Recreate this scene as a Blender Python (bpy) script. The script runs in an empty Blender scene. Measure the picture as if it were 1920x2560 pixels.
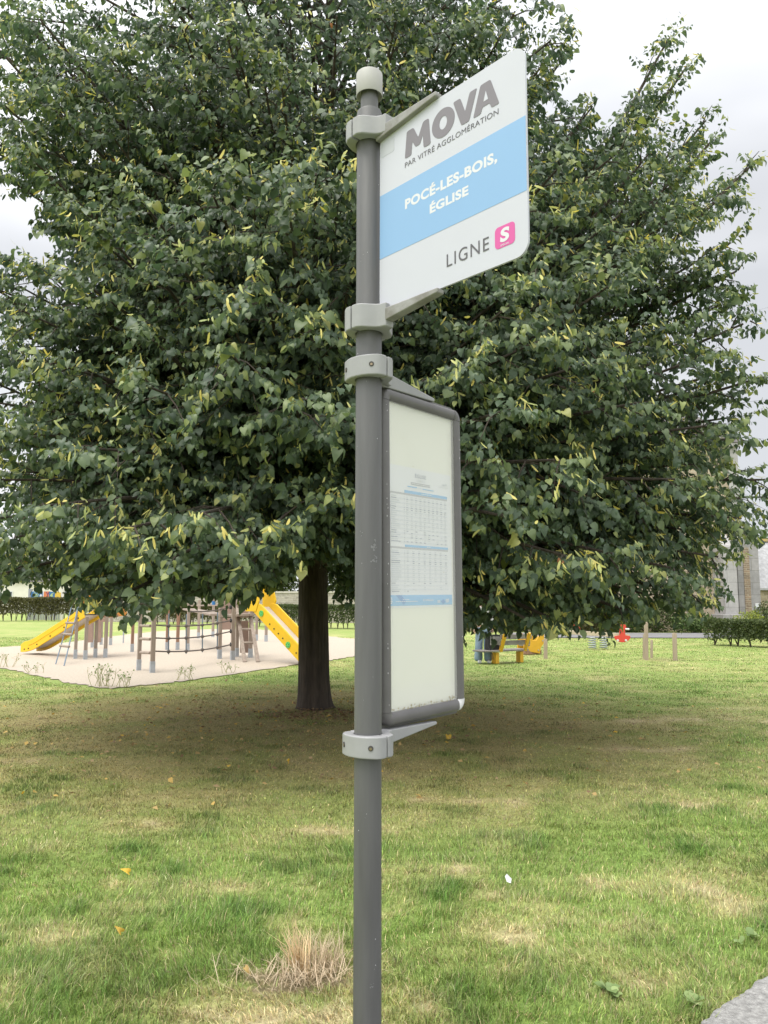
import bpy, bmesh, math, random
import numpy as np
from mathutils import Vector, Matrix

# ------------------------------------------------------------------ camera, world, sun, exposure
S = bpy.context.scene
COL = S.collection
random.seed(7)
RNG = np.random.default_rng(11)
F, CX, CY, EYE = 1923.0, 960.0, 1280.0, 1.6
PITCH = math.atan(220 / F)
cam_d = bpy.data.cameras.new("camera")
cam_d.sensor_fit = 'VERTICAL'
cam_d.sensor_height = 24.0
cam_d.lens = F / 2560 * 24.0
cam_d.clip_start, cam_d.clip_end = 0.05, 3000
cam = bpy.data.objects.new("camera", cam_d)
COL.objects.link(cam)
cam.location = (0, 0, EYE)
cam.rotation_euler = (math.pi / 2 + PITCH, 0, 0)
S.camera = cam
S.render.resolution_x, S.render.resolution_y = 768, 1024
S.view_settings.view_transform = 'Standard'
S.view_settings.look = 'None'
S.view_settings.exposure = 0.82
S.view_settings.gamma = 1.0
S.render.engine = 'CYCLES'
S.cycles.max_bounces = 6
S.cycles.transparent_max_bounces = 8

SUN_EL, SUN_DIR = math.radians(68), Vector((-0.30, -0.26, 0)).normalized()
W = bpy.data.worlds.new("World")
S.world = W
W.use_nodes = True
nt = W.node_tree
nt.nodes.clear()


def N(tree, typ, **kw):
    n = tree.nodes.new(typ)
    for k, v in kw.items():
        if k.startswith('i_'):
            n.inputs[k[2:].replace('_', ' ')].default_value = v
        else:
            setattr(n, k, v)
    return n


out = N(nt, 'ShaderNodeOutputWorld')
bg = N(nt, 'ShaderNodeBackground')
bg.inputs['Strength'].default_value = 0.1
nt.links.new(bg.outputs[0], out.inputs[0])
sky = N(nt, 'ShaderNodeTexSky', sky_type='NISHITA', sun_disc=False)
sky.sun_elevation = SUN_EL
sky.sun_rotation = math.atan2(SUN_DIR.x, SUN_DIR.y)
tc = N(nt, 'ShaderNodeTexCoord')
noi = N(nt, 'ShaderNodeTexNoise', i_Scale=1.7, i_Detail=4.0, i_Roughness=0.5)
mp = N(nt, 'ShaderNodeMapping')
mp.inputs['Scale'].default_value = (1, 1, 2.2)
mp.inputs['Location'].default_value = (0.35, 0.1, 0.55)
nt.links.new(tc.outputs['Generated'], mp.inputs[0])
nt.links.new(mp.outputs[0], noi.inputs['Vector'])
ramp = N(nt, 'ShaderNodeValToRGB')
ramp.color_ramp.elements[0].position = 0.36
ramp.color_ramp.elements[0].color = (0.47, 0.48, 0.50, 1)
ramp.color_ramp.elements[1].position = 0.66
ramp.color_ramp.elements[1].color = (0.70, 0.705, 0.715, 1)
nt.links.new(noi.outputs['Fac'], ramp.inputs[0])
# a thin overcast is brightest overhead and towards the veiled sun
dt = N(nt, 'ShaderNodeVectorMath', operation='DOT_PRODUCT')
dt.inputs[1].default_value = (-0.10, -0.32, 0.94)
nt.links.new(tc.outputs['Generated'], dt.inputs[0])
mr = N(nt, 'ShaderNodeMapRange')
mr.inputs['From Min'].default_value = 0.1
mr.inputs['From Max'].default_value = 1.0
mr.inputs['To Min'].default_value = 9.0
mr.inputs['To Max'].default_value = 26.0
nt.links.new(dt.outputs['Value'], mr.inputs['Value'])
cl = N(nt, 'ShaderNodeVectorMath', operation='SCALE')
nt.links.new(ramp.outputs[0], cl.inputs[0])
nt.links.new(mr.outputs[0], cl.inputs['Scale'])
mx = N(nt, 'ShaderNodeMix', data_type='RGBA')
mx.inputs[0].default_value = 0.94
nt.links.new(sky.outputs[0], mx.inputs[6])
nt.links.new(cl.outputs[0], mx.inputs[7])
nt.links.new(mx.outputs[2], bg.inputs['Color'])

sun_d = bpy.data.lights.new("sun", 'SUN')
sun_d.energy = 1.5
sun_d.angle = math.radians(35)
sun_d.color = (1.0, 0.96, 0.88)
sun = bpy.data.objects.new("sun", sun_d)
COL.objects.link(sun)
sd = Vector((SUN_DIR.x * math.cos(SUN_EL), SUN_DIR.y * math.cos(SUN_EL), math.sin(SUN_EL)))
sun.rotation_euler = (-sd).to_track_quat('-Z', 'Y').to_euler()
sun.location = (0, 0, 30)


# ------------------------------------------------------------------ helpers
def ray(px, py):
    x, y = (px - CX) / F, -(py - CY) / F
    return Vector((x, math.cos(PITCH) - y * math.sin(PITCH), math.sin(PITCH) + y * math.cos(PITCH)))


def gp(px, py, z=0.0):                      # the point of the level z seen at a place in the photograph
    d = ray(px, py)
    return Vector((0, 0, EYE)) + d * ((z - EYE) / d.z)


def at(px, py, Y):                          # the point at ground distance Y
    d = ray(px, py)
    return Vector((0, 0, EYE)) + d * (Y / d.y)


def project(P):                             # numpy (n,3) -> photograph coordinates
    y, z = P[:, 1], P[:, 2] - EYE
    zc = y * math.cos(PITCH) + z * math.sin(PITCH)
    yc = -y * math.sin(PITCH) + z * math.cos(PITCH)
    zc = np.maximum(zc, 0.01)
    return np.stack([CX + F * P[:, 0] / zc, CY - F * yc / zc], 1)


def mat(name, col, rough=0.6, var=0.0, scale=8.0, bump=0.0, bscale=None, metal=0.0, spec=0.5, col2=None, stretch=None, detail=4.0):
    m = bpy.data.materials.new(name)
    m.use_nodes = True
    t = m.node_tree
    p = t.nodes['Principled BSDF']
    p.inputs['Roughness'].default_value = rough
    p.inputs['Metallic'].default_value = metal
    p.inputs['Specular IOR Level'].default_value = spec
    c = (*col, 1)
    if var or bump or col2:
        co = N(t, 'ShaderNodeTexCoord')
        mpn = N(t, 'ShaderNodeMapping')
        if stretch:
            mpn.inputs['Scale'].default_value = stretch
        t.links.new(co.outputs['Object'], mpn.inputs[0])
        n = N(t, 'ShaderNodeTexNoise', i_Scale=scale, i_Detail=detail, i_Roughness=0.6)
        t.links.new(mpn.outputs[0], n.inputs['Vector'])
        r = N(t, 'ShaderNodeValToRGB')
        r.color_ramp.elements[0].position = 0.3
        r.color_ramp.elements[1].position = 0.7
        a = col2 if col2 else tuple(v * (1 - var) for v in col)
        b = col if col2 else tuple(min(1, v * (1 + var)) for v in col)
        r.color_ramp.elements[0].color = (*a, 1)
        r.color_ramp.elements[1].color = (*b, 1)
        t.links.new(n.outputs['Fac'], r.inputs[0])
        t.links.new(r.outputs[0], p.inputs['Base Color'])
        if bump:
            n2 = N(t, 'ShaderNodeTexNoise', i_Scale=bscale or scale * 4, i_Detail=5.0)
            t.links.new(mpn.outputs[0], n2.inputs['Vector'])
            bn = N(t, 'ShaderNodeBump', i_Strength=bump, i_Distance=0.02)
            t.links.new(n2.outputs['Fac'], bn.inputs['Height'])
            t.links.new(bn.outputs[0], p.inputs['Normal'])
    else:
        p.inputs['Base Color'].default_value = c
    return m


def tint_mat(name, stops, rough=0.5, transl=0.25, spec=0.5):       # colour from the per-leaf "tint" attribute
    m = bpy.data.materials.new(name)
    m.use_nodes = True
    t = m.node_tree
    p = t.nodes['Principled BSDF']
    p.inputs['Roughness'].default_value = rough
    p.inputs['Specular IOR Level'].default_value = spec
    a = N(t, 'ShaderNodeAttribute', attribute_name='tint')
    r = N(t, 'ShaderNodeValToRGB')
    els = r.color_ramp.elements
    while len(els) < len(stops):
        els.new(0.5)
    for e, (pos, c) in zip(els, stops):
        e.position = pos
        e.color = (*c, 1)
    t.links.new(a.outputs['Fac'], r.inputs[0])
    t.links.new(r.outputs[0], p.inputs['Base Color'])
    if transl:
        tr = N(t, 'ShaderNodeBsdfTranslucent')
        hs = N(t, 'ShaderNodeHueSaturation', i_Saturation=1.15, i_Value=1.3)
        t.links.new(r.outputs[0], hs.inputs['Color'])
        t.links.new(hs.outputs[0], tr.inputs['Color'])
        ms = N(t, 'ShaderNodeMixShader')
        ms.inputs[0].default_value = transl
        t.links.new(p.outputs[0], ms.inputs[1])
        t.links.new(tr.outputs[0], ms.inputs[2])
        t.links.new(ms.outputs[0], t.nodes['Material Output'].inputs[0])
    return m


def tag(o, label=None, cat=None, group=None, kind=None):
    if label: o['label'] = label
    if cat: o['category'] = cat
    if group: o['group'] = group
    if kind: o['kind'] = kind
    return o


def empty(name, loc, label=None, cat=None, group=None):
    o = bpy.data.objects.new(name, None)
    COL.objects.link(o)
    o.location = loc
    o.empty_display_size = 0.1
    return tag(o, label, cat, group)


class MB:
    """collects shapes in world coordinates; build() links them as ONE mesh object relative to its thing's origin"""
    def __init__(s):
        s.v, s.f = [], []

    def add(s, vs, fs):
        b = len(s.v)
        s.v += [Vector(v) for v in vs]
        s.f += [tuple(b + i for i in f) for f in fs]
        return s

    def box(s, c, sx, sy, sz, ax=None):
        """c centre; ax = 3 axes"""
        X, Y, Z = ax or (Vector((1, 0, 0)), Vector((0, 1, 0)), Vector((0, 0, 1)))
        c = Vector(c)
        vs = [c + X * (a * sx / 2) + Y * (b * sy / 2) + Z * (d * sz / 2) for d in (-1, 1) for b in (-1, 1) for a in (-1, 1)]
        return s.add(vs, [(0, 2, 3, 1), (4, 5, 7, 6), (0, 1, 5, 4), (2, 6, 7, 3), (0, 4, 6, 2), (1, 3, 7, 5)])

    def bar(s, a, b, w, h, up=Vector((0, 0, 1)), w2=None, h2=None):
        a, b = Vector(a), Vector(b)
        d = (b - a).normalized()
        side = d.cross(up)
        if side.length < 1e-4: side = d.cross(Vector((0, 1, 0)))
        side.normalize()
        u = side.cross(d).normalized()
        w2, h2 = w2 or w, h2 or h
        vs = []
        for p, ww, hh in ((a, w, h), (b, w2, h2)):
            vs += [p - side * ww / 2 - u * hh / 2, p + side * ww / 2 - u * hh / 2, p + side * ww / 2 + u * hh / 2, p - side * ww / 2 + u * hh / 2]
        return s.add(vs, [(0, 1, 2, 3), (7, 6, 5, 4), (0, 4, 5, 1), (1, 5, 6, 2), (2, 6, 7, 3), (3, 7, 4, 0)])

    def tube(s, pts, rad, n=8, cap=True):
        pts = [Vector(p) for p in pts]
        rad = rad if isinstance(rad, (list, tuple)) else [rad] * len(pts)
        b = len(s.v)
        prev = None
        for i, p in enumerate(pts):
            d = (pts[min(i + 1, len(pts) - 1)] - pts[max(i - 1, 0)]).normalized()
            if prev is None:
                prev = d.orthogonal().normalized()
            x = (prev - d * prev.dot(d)).normalized()
            prev = x
            y = d.cross(x)
            for k in range(n):
                a = 2 * math.pi * k / n
                s.v.append(p + (x * math.cos(a) + y * math.sin(a)) * rad[i])
        for i in range(len(pts) - 1):
            for k in range(n):
                k2 = (k + 1) % n
                s.f.append((b + i * n + k, b + i * n + k2, b + (i + 1) * n + k2, b + (i + 1) * n + k))
        if cap:
            s.f.append(tuple(b + k for k in reversed(range(n))))
            s.f.append(tuple(b + (len(pts) - 1) * n + k for k in range(n)))
        return s

    def prism(s, poly, o, X, Y, Z, z0, z1):
        """2-D polygon in the X,Y plane at o, extruded along Z"""
        o = Vector(o)
        n = len(poly)
        vs = [o + X * a + Y * b + Z * z0 for a, b in poly] + [o + X * a + Y * b + Z * z1 for a, b in poly]
        return s.add(vs, [tuple(reversed(range(n))), tuple(range(n, 2 * n))] + [(i, (i + 1) % n, n + (i + 1) % n, n + i) for i in range(n)])

    def lathe(s, c, prof, n=32):
        """prof: list of (r, z) around the vertical through c"""
        c = Vector(c)
        b = len(s.v)
        for r, z in prof:
            for k in range(n):
                a = 2 * math.pi * k / n
                s.v.append(c + Vector((r * math.cos(a), r * math.sin(a), z)))
        for i in range(len(prof) - 1):
            for k in range(n):
                k2 = (k + 1) % n
                s.f.append((b + i * n + k, b + i * n + k2, b + (i + 1) * n + k2, b + (i + 1) * n + k))
        s.f.append(tuple(b + k for k in reversed(range(n))))
        s.f.append(tuple(b + (len(prof) - 1) * n + k for k in range(n)))
        return s

    def build(s, name, m, parent=None, origin=None, smooth=False, bevel=0.0, seg=2):
        origin = Vector(origin) if origin is not None else Vector((0, 0, 0))
        me = bpy.data.meshes.new(name)
        me.from_pydata([tuple(v - origin) for v in s.v], [], s.f)
        bm = bmesh.new()
        bm.from_mesh(me)
        bmesh.ops.recalc_face_normals(bm, faces=bm.faces)
        bm.to_mesh(me)
        bm.free()
        me.materials.append(m)
        o = bpy.data.objects.new(name, me)
        COL.objects.link(o)
        if parent is not None:
            o.parent = parent
        else:
            o.location = origin
        if smooth or bevel:
            me.polygons.foreach_set('use_smooth', [True] * len(me.polygons))
            me.set_sharp_from_angle(angle=math.radians(38))
        if bevel:
            bv = o.modifiers.new('bevel', 'BEVEL')
            bv.width, bv.segments, bv.limit_method = bevel, seg, 'ANGLE'
            bv.angle_limit = math.radians(35)
            bv.harden_normals = True
        return o


def np_mesh(name, V, Fq, m, parent=None, tint=None, origin=None, smooth=False, rgb=None):
    """V (n,3); Fq (m,k) equal-sized faces"""
    me = bpy.data.meshes.new(name)
    k = Fq.shape[1]
    if origin is not None:
        V = V - np.array(origin)[None]
    me.vertices.add(len(V))
    me.vertices.foreach_set('co', V.astype(np.float32).ravel())
    me.loops.add(Fq.size)
    me.loops.foreach_set('vertex_index', Fq.astype(np.int32).ravel())
    me.polygons.add(len(Fq))
    me.polygons.foreach_set('loop_start', np.arange(0, Fq.size, k, dtype=np.int32))
    if smooth:
        me.polygons.foreach_set('use_smooth', np.ones(len(Fq), bool))
    me.update(calc_edges=True)
    me.validate()
    if tint is not None:
        a = me.attributes.new('tint', 'FLOAT', 'POINT')
        a.data.foreach_set('value', tint.astype(np.float32))
    if rgb is not None:
        a = me.attributes.new('col', 'FLOAT_COLOR', 'POINT')
        a.data.foreach_set('color', np.concatenate([rgb, np.ones((len(rgb), 1))], 1).astype(np.float32).ravel())
    me.materials.append(m)
    o = bpy.data.objects.new(name, me)
    COL.objects.link(o)
    if parent is not None:
        o.parent = parent
    elif origin is not None:
        o.location = origin
    return o


def in_poly(P, poly):
    x, y = P[:, 0], P[:, 1]
    inside = np.zeros(len(P), bool)
    n = len(poly)
    for i in range(n):
        x1, y1 = poly[i]
        x2, y2 = poly[(i + 1) % n]
        c = ((y1 > y) != (y2 > y)) & (x < (x2 - x1) * (y - y1) / ((y2 - y1) if y2 != y1 else 1e-9) + x1)
        inside ^= c
    return inside


def vnoise(x, y, seed=0):
    xi, yi = np.floor(x).astype(np.int64), np.floor(y).astype(np.int64)
    fx, fy = x - xi, y - yi
    fx, fy = fx * fx * (3 - 2 * fx), fy * fy * (3 - 2 * fy)

    def h(a, b):
        v = (a * 374761393 + b * 668265263 + seed * 1442695041) & 0x7fffffff
        v = (v ^ (v >> 13)) * 1274126177 & 0x7fffffff
        return ((v ^ (v >> 16)) & 0xffff) / 65535.0
    return (h(xi, yi) * (1 - fx) + h(xi + 1, yi) * fx) * (1 - fy) + (h(xi, yi + 1) * (1 - fx) + h(xi + 1, yi + 1) * fx) * fy


def fbm(x, y, seed=0, o=4):
    s, a, t = 0, 1.0, 0
    for i in range(o):
        s = s + a * vnoise(x * 2 ** i, y * 2 ** i, seed + i)
        t += a
        a *= 0.5
    return s / t


def norm(a):
    return a / np.maximum(np.linalg.norm(a, axis=-1, keepdims=True), 1e-9)


# ------------------------------------------------------------------ ground, sand, road, kerb
TREE = Vector((-1.05, 11.75, 0))
SAND_PX = [(-260, 1650), (-120, 1655), (0, 1668), (60, 1682), (110, 1694), (170, 1706), (230, 1717), (270, 1721), (330, 1716), (400, 1709), (480, 1700), (600, 1683), (742, 1661),
           (815, 1652), (885, 1641), (940, 1628), (960, 1614), (935, 1603), (885, 1597), (815, 1590), (740, 1580), (650, 1574), (560, 1572), (480, 1574), (400, 1578), (330, 1585),
           (250, 1595), (190, 1604), (100, 1612), (0, 1618), (-150, 1624), (-260, 1632)]
sand_poly = [tuple(gp(*p).xy) for p in SAND_PX]
# kerb: a straight stone edge at the lower right
K0, K1 = gp(1745, 2567).xy, gp(1925, 2432).xy
kd = (K1 - K0).normalized()
kn = Vector((kd.y, -kd.x))                       # away from the lawn
KA, KB = K0 - kd * 3.0, K1 + kd * 14.0


def kerb_side(x, y):
    return (x - K0.x) * kn.x + (y - K0.y) * kn.y


# worn, dry spots of the lawn: photograph place and radii
DRY = [(850, 2470, 190, 45), (790, 2400, 120, 35), (600, 2540, 200, 30), (1015, 2490, 90, 40), (1275, 2272, 120, 26), (1400, 2310, 110, 24), (1490, 2215, 90, 16), (1810, 2250, 90, 26),
       (1640, 2440, 80, 24), (1560, 2330, 90, 20), (330, 2060, 120, 9), (120, 2330, 130, 24), (520, 2215, 120, 18), (720, 2075, 120, 8), (1190, 2000, 150, 9), (1130, 2180, 80, 13),
       (1760, 2010, 130, 8), (950, 1990, 60, 7), (250, 2440, 130, 20), (1280, 2400, 100, 18), (1700, 1800, 200, 6), (1500, 1870, 150, 6), (60, 1900, 120, 8), (1890, 2500, 80, 40)]


def lawn_state(x, y):
    """0 lush .. 1 straw, and how brown, for lawn places"""
    d = np.full(x.shape, 0.0)
    px = project(np.stack([x, y, np.zeros_like(x)], 1))
    wx, wy = (fbm(x * 3.3, y * 3.3, 61) - .5) * 4.5, (fbm(x * 3.3, y * 3.3, 67) - .5) * 4.5
    for cx, cy, rx, ry in DRY:
        q = ((px[:, 0] + wx * rx - cx) / rx) ** 2 + ((px[:, 1] + wy * ry - cy) / (ry * 1.15)) ** 2
        d = np.maximum(d, np.exp(-q * 0.9))
    n1 = fbm(x * 0.55, y * 0.55, 3)
    n2 = fbm(x * 2.3, y * 2.3, 9)
    n3 = fbm(x * 7, y * 7, 21)
    base = np.clip((n1 - 0.42) * 0.9 + (n2 - 0.42) * 1.5 + (n3 - 0.5) * 0.9, 0, 1) * 0.72
    far = np.clip((y - 9) / 8, 0, 1)
    base = base * (1 - 0.25 * far) + 0.10 * far
    base = np.clip(base + d * 0.60 * (0.25 + 1.4 * n3), 0, 1)
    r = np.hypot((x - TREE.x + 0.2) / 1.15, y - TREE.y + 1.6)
    brown = np.clip((5.6 - r) / 2.6, 0, 1) * np.clip(0.35 + 1.3 * n2, 0, 1)  # brown thatch under the crown, with some tree shade put into its colour
    return base, brown


SOIL = [(gp(750, 2438), .24, .10), (gp(1655, 1648), .62, .75), (gp(1262, 1655), .40, .45), (gp(690, 2462), .14, .05)]


def soil_at(x, y):
    w = np.zeros_like(x)
    for g, rx, ry in SOIL:
        q = ((x - g.x) / rx) ** 2 + ((y - g.y) / ry) ** 2 + (fbm(x * 9, y * 9, 91) - .5) * 1.6
        w = np.maximum(w, np.clip((1.25 - q) * 1.6, 0, 1))
    return w


def lawn_color(x, y):
    b, br = lawn_state(x, y)
    lush = np.array([0.225, 0.320, 0.078])
    mid = np.array([0.385, 0.390, 0.150])
    straw = np.array([0.56, 0.48, 0.28])
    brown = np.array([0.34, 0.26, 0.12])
    t = b[:, None]
    c = np.where(t < 0.5, lush + (mid - lush) * t * 2, mid + (straw - mid) * (t - 0.5) * 2)
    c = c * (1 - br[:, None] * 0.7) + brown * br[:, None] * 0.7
    w = soil_at(x, y)[:, None] * np.where(y > 10, .35, .85)[:, None]
    return c * (1 - w) + np.array([0.22, 0.165, 0.105]) * w


def attr_mat(name, rough=0.8, nscale=60.0, var=0.35, bump=0.5, transl=0.0):
    m = bpy.data.materials.new(name)
    m.use_nodes = True
    t = m.node_tree
    p = t.nodes['Principled BSDF']
    p.inputs['Roughness'].default_value = rough
    p.inputs['Specular IOR Level'].default_value = 0.25
    a = N(t, 'ShaderNodeAttribute', attribute_name='col')
    src = a.outputs['Color']
    if var:
        co = N(t, 'ShaderNodeTexCoord')
        n = N(t, 'ShaderNodeTexNoise', i_Scale=nscale, i_Detail=6.0, i_Roughness=0.75)
        t.links.new(co.outputs['Object'], n.inputs['Vector'])
        r = N(t, 'ShaderNodeMapRange')
        r.inputs['From Min'].default_value, r.inputs['From Max'].default_value = 0.3, 0.7
        r.inputs['To Min'].default_value, r.inputs['To Max'].default_value = 1 - var, 1 + var
        t.links.new(n.outputs['Fac'], r.inputs['Value'])
        vm = N(t, 'ShaderNodeVectorMath', operation='SCALE')
        t.links.new(src, vm.inputs[0])
        t.links.new(r.outputs[0], vm.inputs['Scale'])
        src = vm.outputs[0]
        if bump:
            bn = N(t, 'ShaderNodeBump', i_Strength=bump, i_Distance=0.03)
            t.links.new(n.outputs['Fac'], bn.inputs['Height'])
            t.links.new(bn.outputs[0], p.inputs['Normal'])
    t.links.new(src, p.inputs['Base Color'])
    if transl:
        tr = N(t, 'ShaderNodeBsdfTranslucent')
        t.links.new(src, tr.inputs['Color'])
        ms = N(t, 'ShaderNodeMixShader')
        ms.inputs[0].default_value = transl
        t.links.new(p.outputs[0], ms.inputs[1])
        t.links.new(tr.outputs[0], ms.inputs[2])
        t.links.new(ms.outputs[0], t.nodes['Material Output'].inputs[0])
    return m


def build_ground():
    ys = np.concatenate([[-60, -20, -5, 0], np.geomspace(1.5, 70, 300), [90, 130, 200, 400, 900]])
    us = np.concatenate([[-8, -3, -1.6], np.linspace(-0.9, 0.9, 190), [1.6, 3, 8]])
    Y, U = np.meshgrid(ys, us, indexing='ij')
    X = U * np.maximum(np.abs(Y) + 0.6, 4.0)
    x, y = X.ravel(), Y.ravel()
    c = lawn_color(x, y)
    h = (fbm(x * 1.3, y * 1.3, 33) - 0.5) * 0.05 * np.clip(1 - y / 13, 0, 1) * (np.abs(x) < 20)
    V = np.stack([x, y, h - 0.012], 1)
    a, b = len(ys), len(us)
    i, j = np.meshgrid(np.arange(a - 1), np.arange(b - 1), indexing='ij')
    q = (i * b + j).ravel()
    Fq = np.stack([q, q + 1, q + b + 1, q + b], 1)
    o = np_mesh('lawn', V, Fq, attr_mat('lawn_turf', 0.95, 45.0, 0.45, 0.8), rgb=c, smooth=True)
    tag(o, kind='structure')


build_ground()

m_sand = mat('pale_grit', (0.52, 0.445, 0.355), 0.95, col2=(0.38, 0.325, 0.26), scale=22, bump=0.9, bscale=40)
sb = MB()
sp = []
for i, p in enumerate(sand_poly):                              # a slightly ragged edge
    q = sand_poly[(i + 1) % len(sand_poly)]
    for k in range(8):
        t = k / 8
        j = 0.05 + 0.004 * p[1]
        sp.append((p[0] + (q[0] - p[0]) * t + random.uniform(-j, j) * .6, p[1] + (q[1] - p[1]) * t + random.uniform(-j, j)))
sb.add([(x, y, 0.004) for x, y in sp], [tuple(range(len(sp)))])
tag(sb.build('sand', m_sand), kind='structure')

m_road = mat('road_asphalt', (0.20, 0.195, 0.20), 0.9, var=0.15, scale=3, bump=0.4, bscale=60)
rb = MB()
rb.add([(6, 33.2, 0.02), (70, 30.0, 0.02), (70, 33.5, 0.02), (6, 38.2, 0.02)], [(0, 1, 2, 3)])
tag(rb.build('road', m_road), kind='structure')

m_kerb = mat('kerb_concrete', (0.43, 0.42, 0.40), 0.9, col2=(0.20, 0.195, 0.185), scale=42, bump=0.9, bscale=110, detail=10)
kb = MB()
for i in range(14):
    a = KA + kd * (i * 1.0 + 0.004)
    b = KA + kd * (i * 1.0 + 0.996)
    c = (a + b) / 2 + kn * 0.16
    kb.box((c.x, c.y, -0.05), 0.992, 0.32, 0.14, (Vector((*kd, 0)), Vector((*kn, 0)), Vector((0, 0, 1))))
ko = kb.build('kerb', m_kerb)
tag(ko, kind='structure')
bm = bmesh.new()
bm.from_mesh(ko.data)
bmesh.ops.subdivide_edges(bm, edges=[e for e in bm.edges if e.calc_length() > .5], cuts=60, use_grid_fill=True)
for v in bm.verts:
    side = (v.co.x - K0.x) * kn.x + (v.co.y - K0.y) * kn.y
    if side < .01 and v.co.z > 0:
        along = v.co.x * kd.x + v.co.y * kd.y
        f_ = float(fbm(np.array([along * 14]), np.array([2.0]), 71)[0]) - .5
        v.co.x += kn.x * (f_ * .03 + .006)
        v.co.y += kn.y * (f_ * .03 + .006)
        v.co.z -= max(0, f_) * .02
bm.to_mesh(ko.data)
bm.free()
bv_ = ko.modifiers.new('bevel', 'BEVEL')
bv_.width, bv_.segments, bv_.limit_method = .010, 2, 'ANGLE'
pv = MB()
a, b = KA + kn * 0.33, KB + kn * 0.33
pv.add([(a.x, a.y, 0.012), (b.x, b.y, 0.012), (b.x + kn.x * 5, b.y + kn.y * 5, 0.012), (a.x + kn.x * 5, a.y + kn.y * 5, 0.012)], [(0, 1, 2, 3)])
tag(pv.build('pavement', mat('pavement_asphalt', (0.16, 0.16, 0.16), 0.9, var=0.2, scale=40, bump=0.5)), kind='structure')

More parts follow.
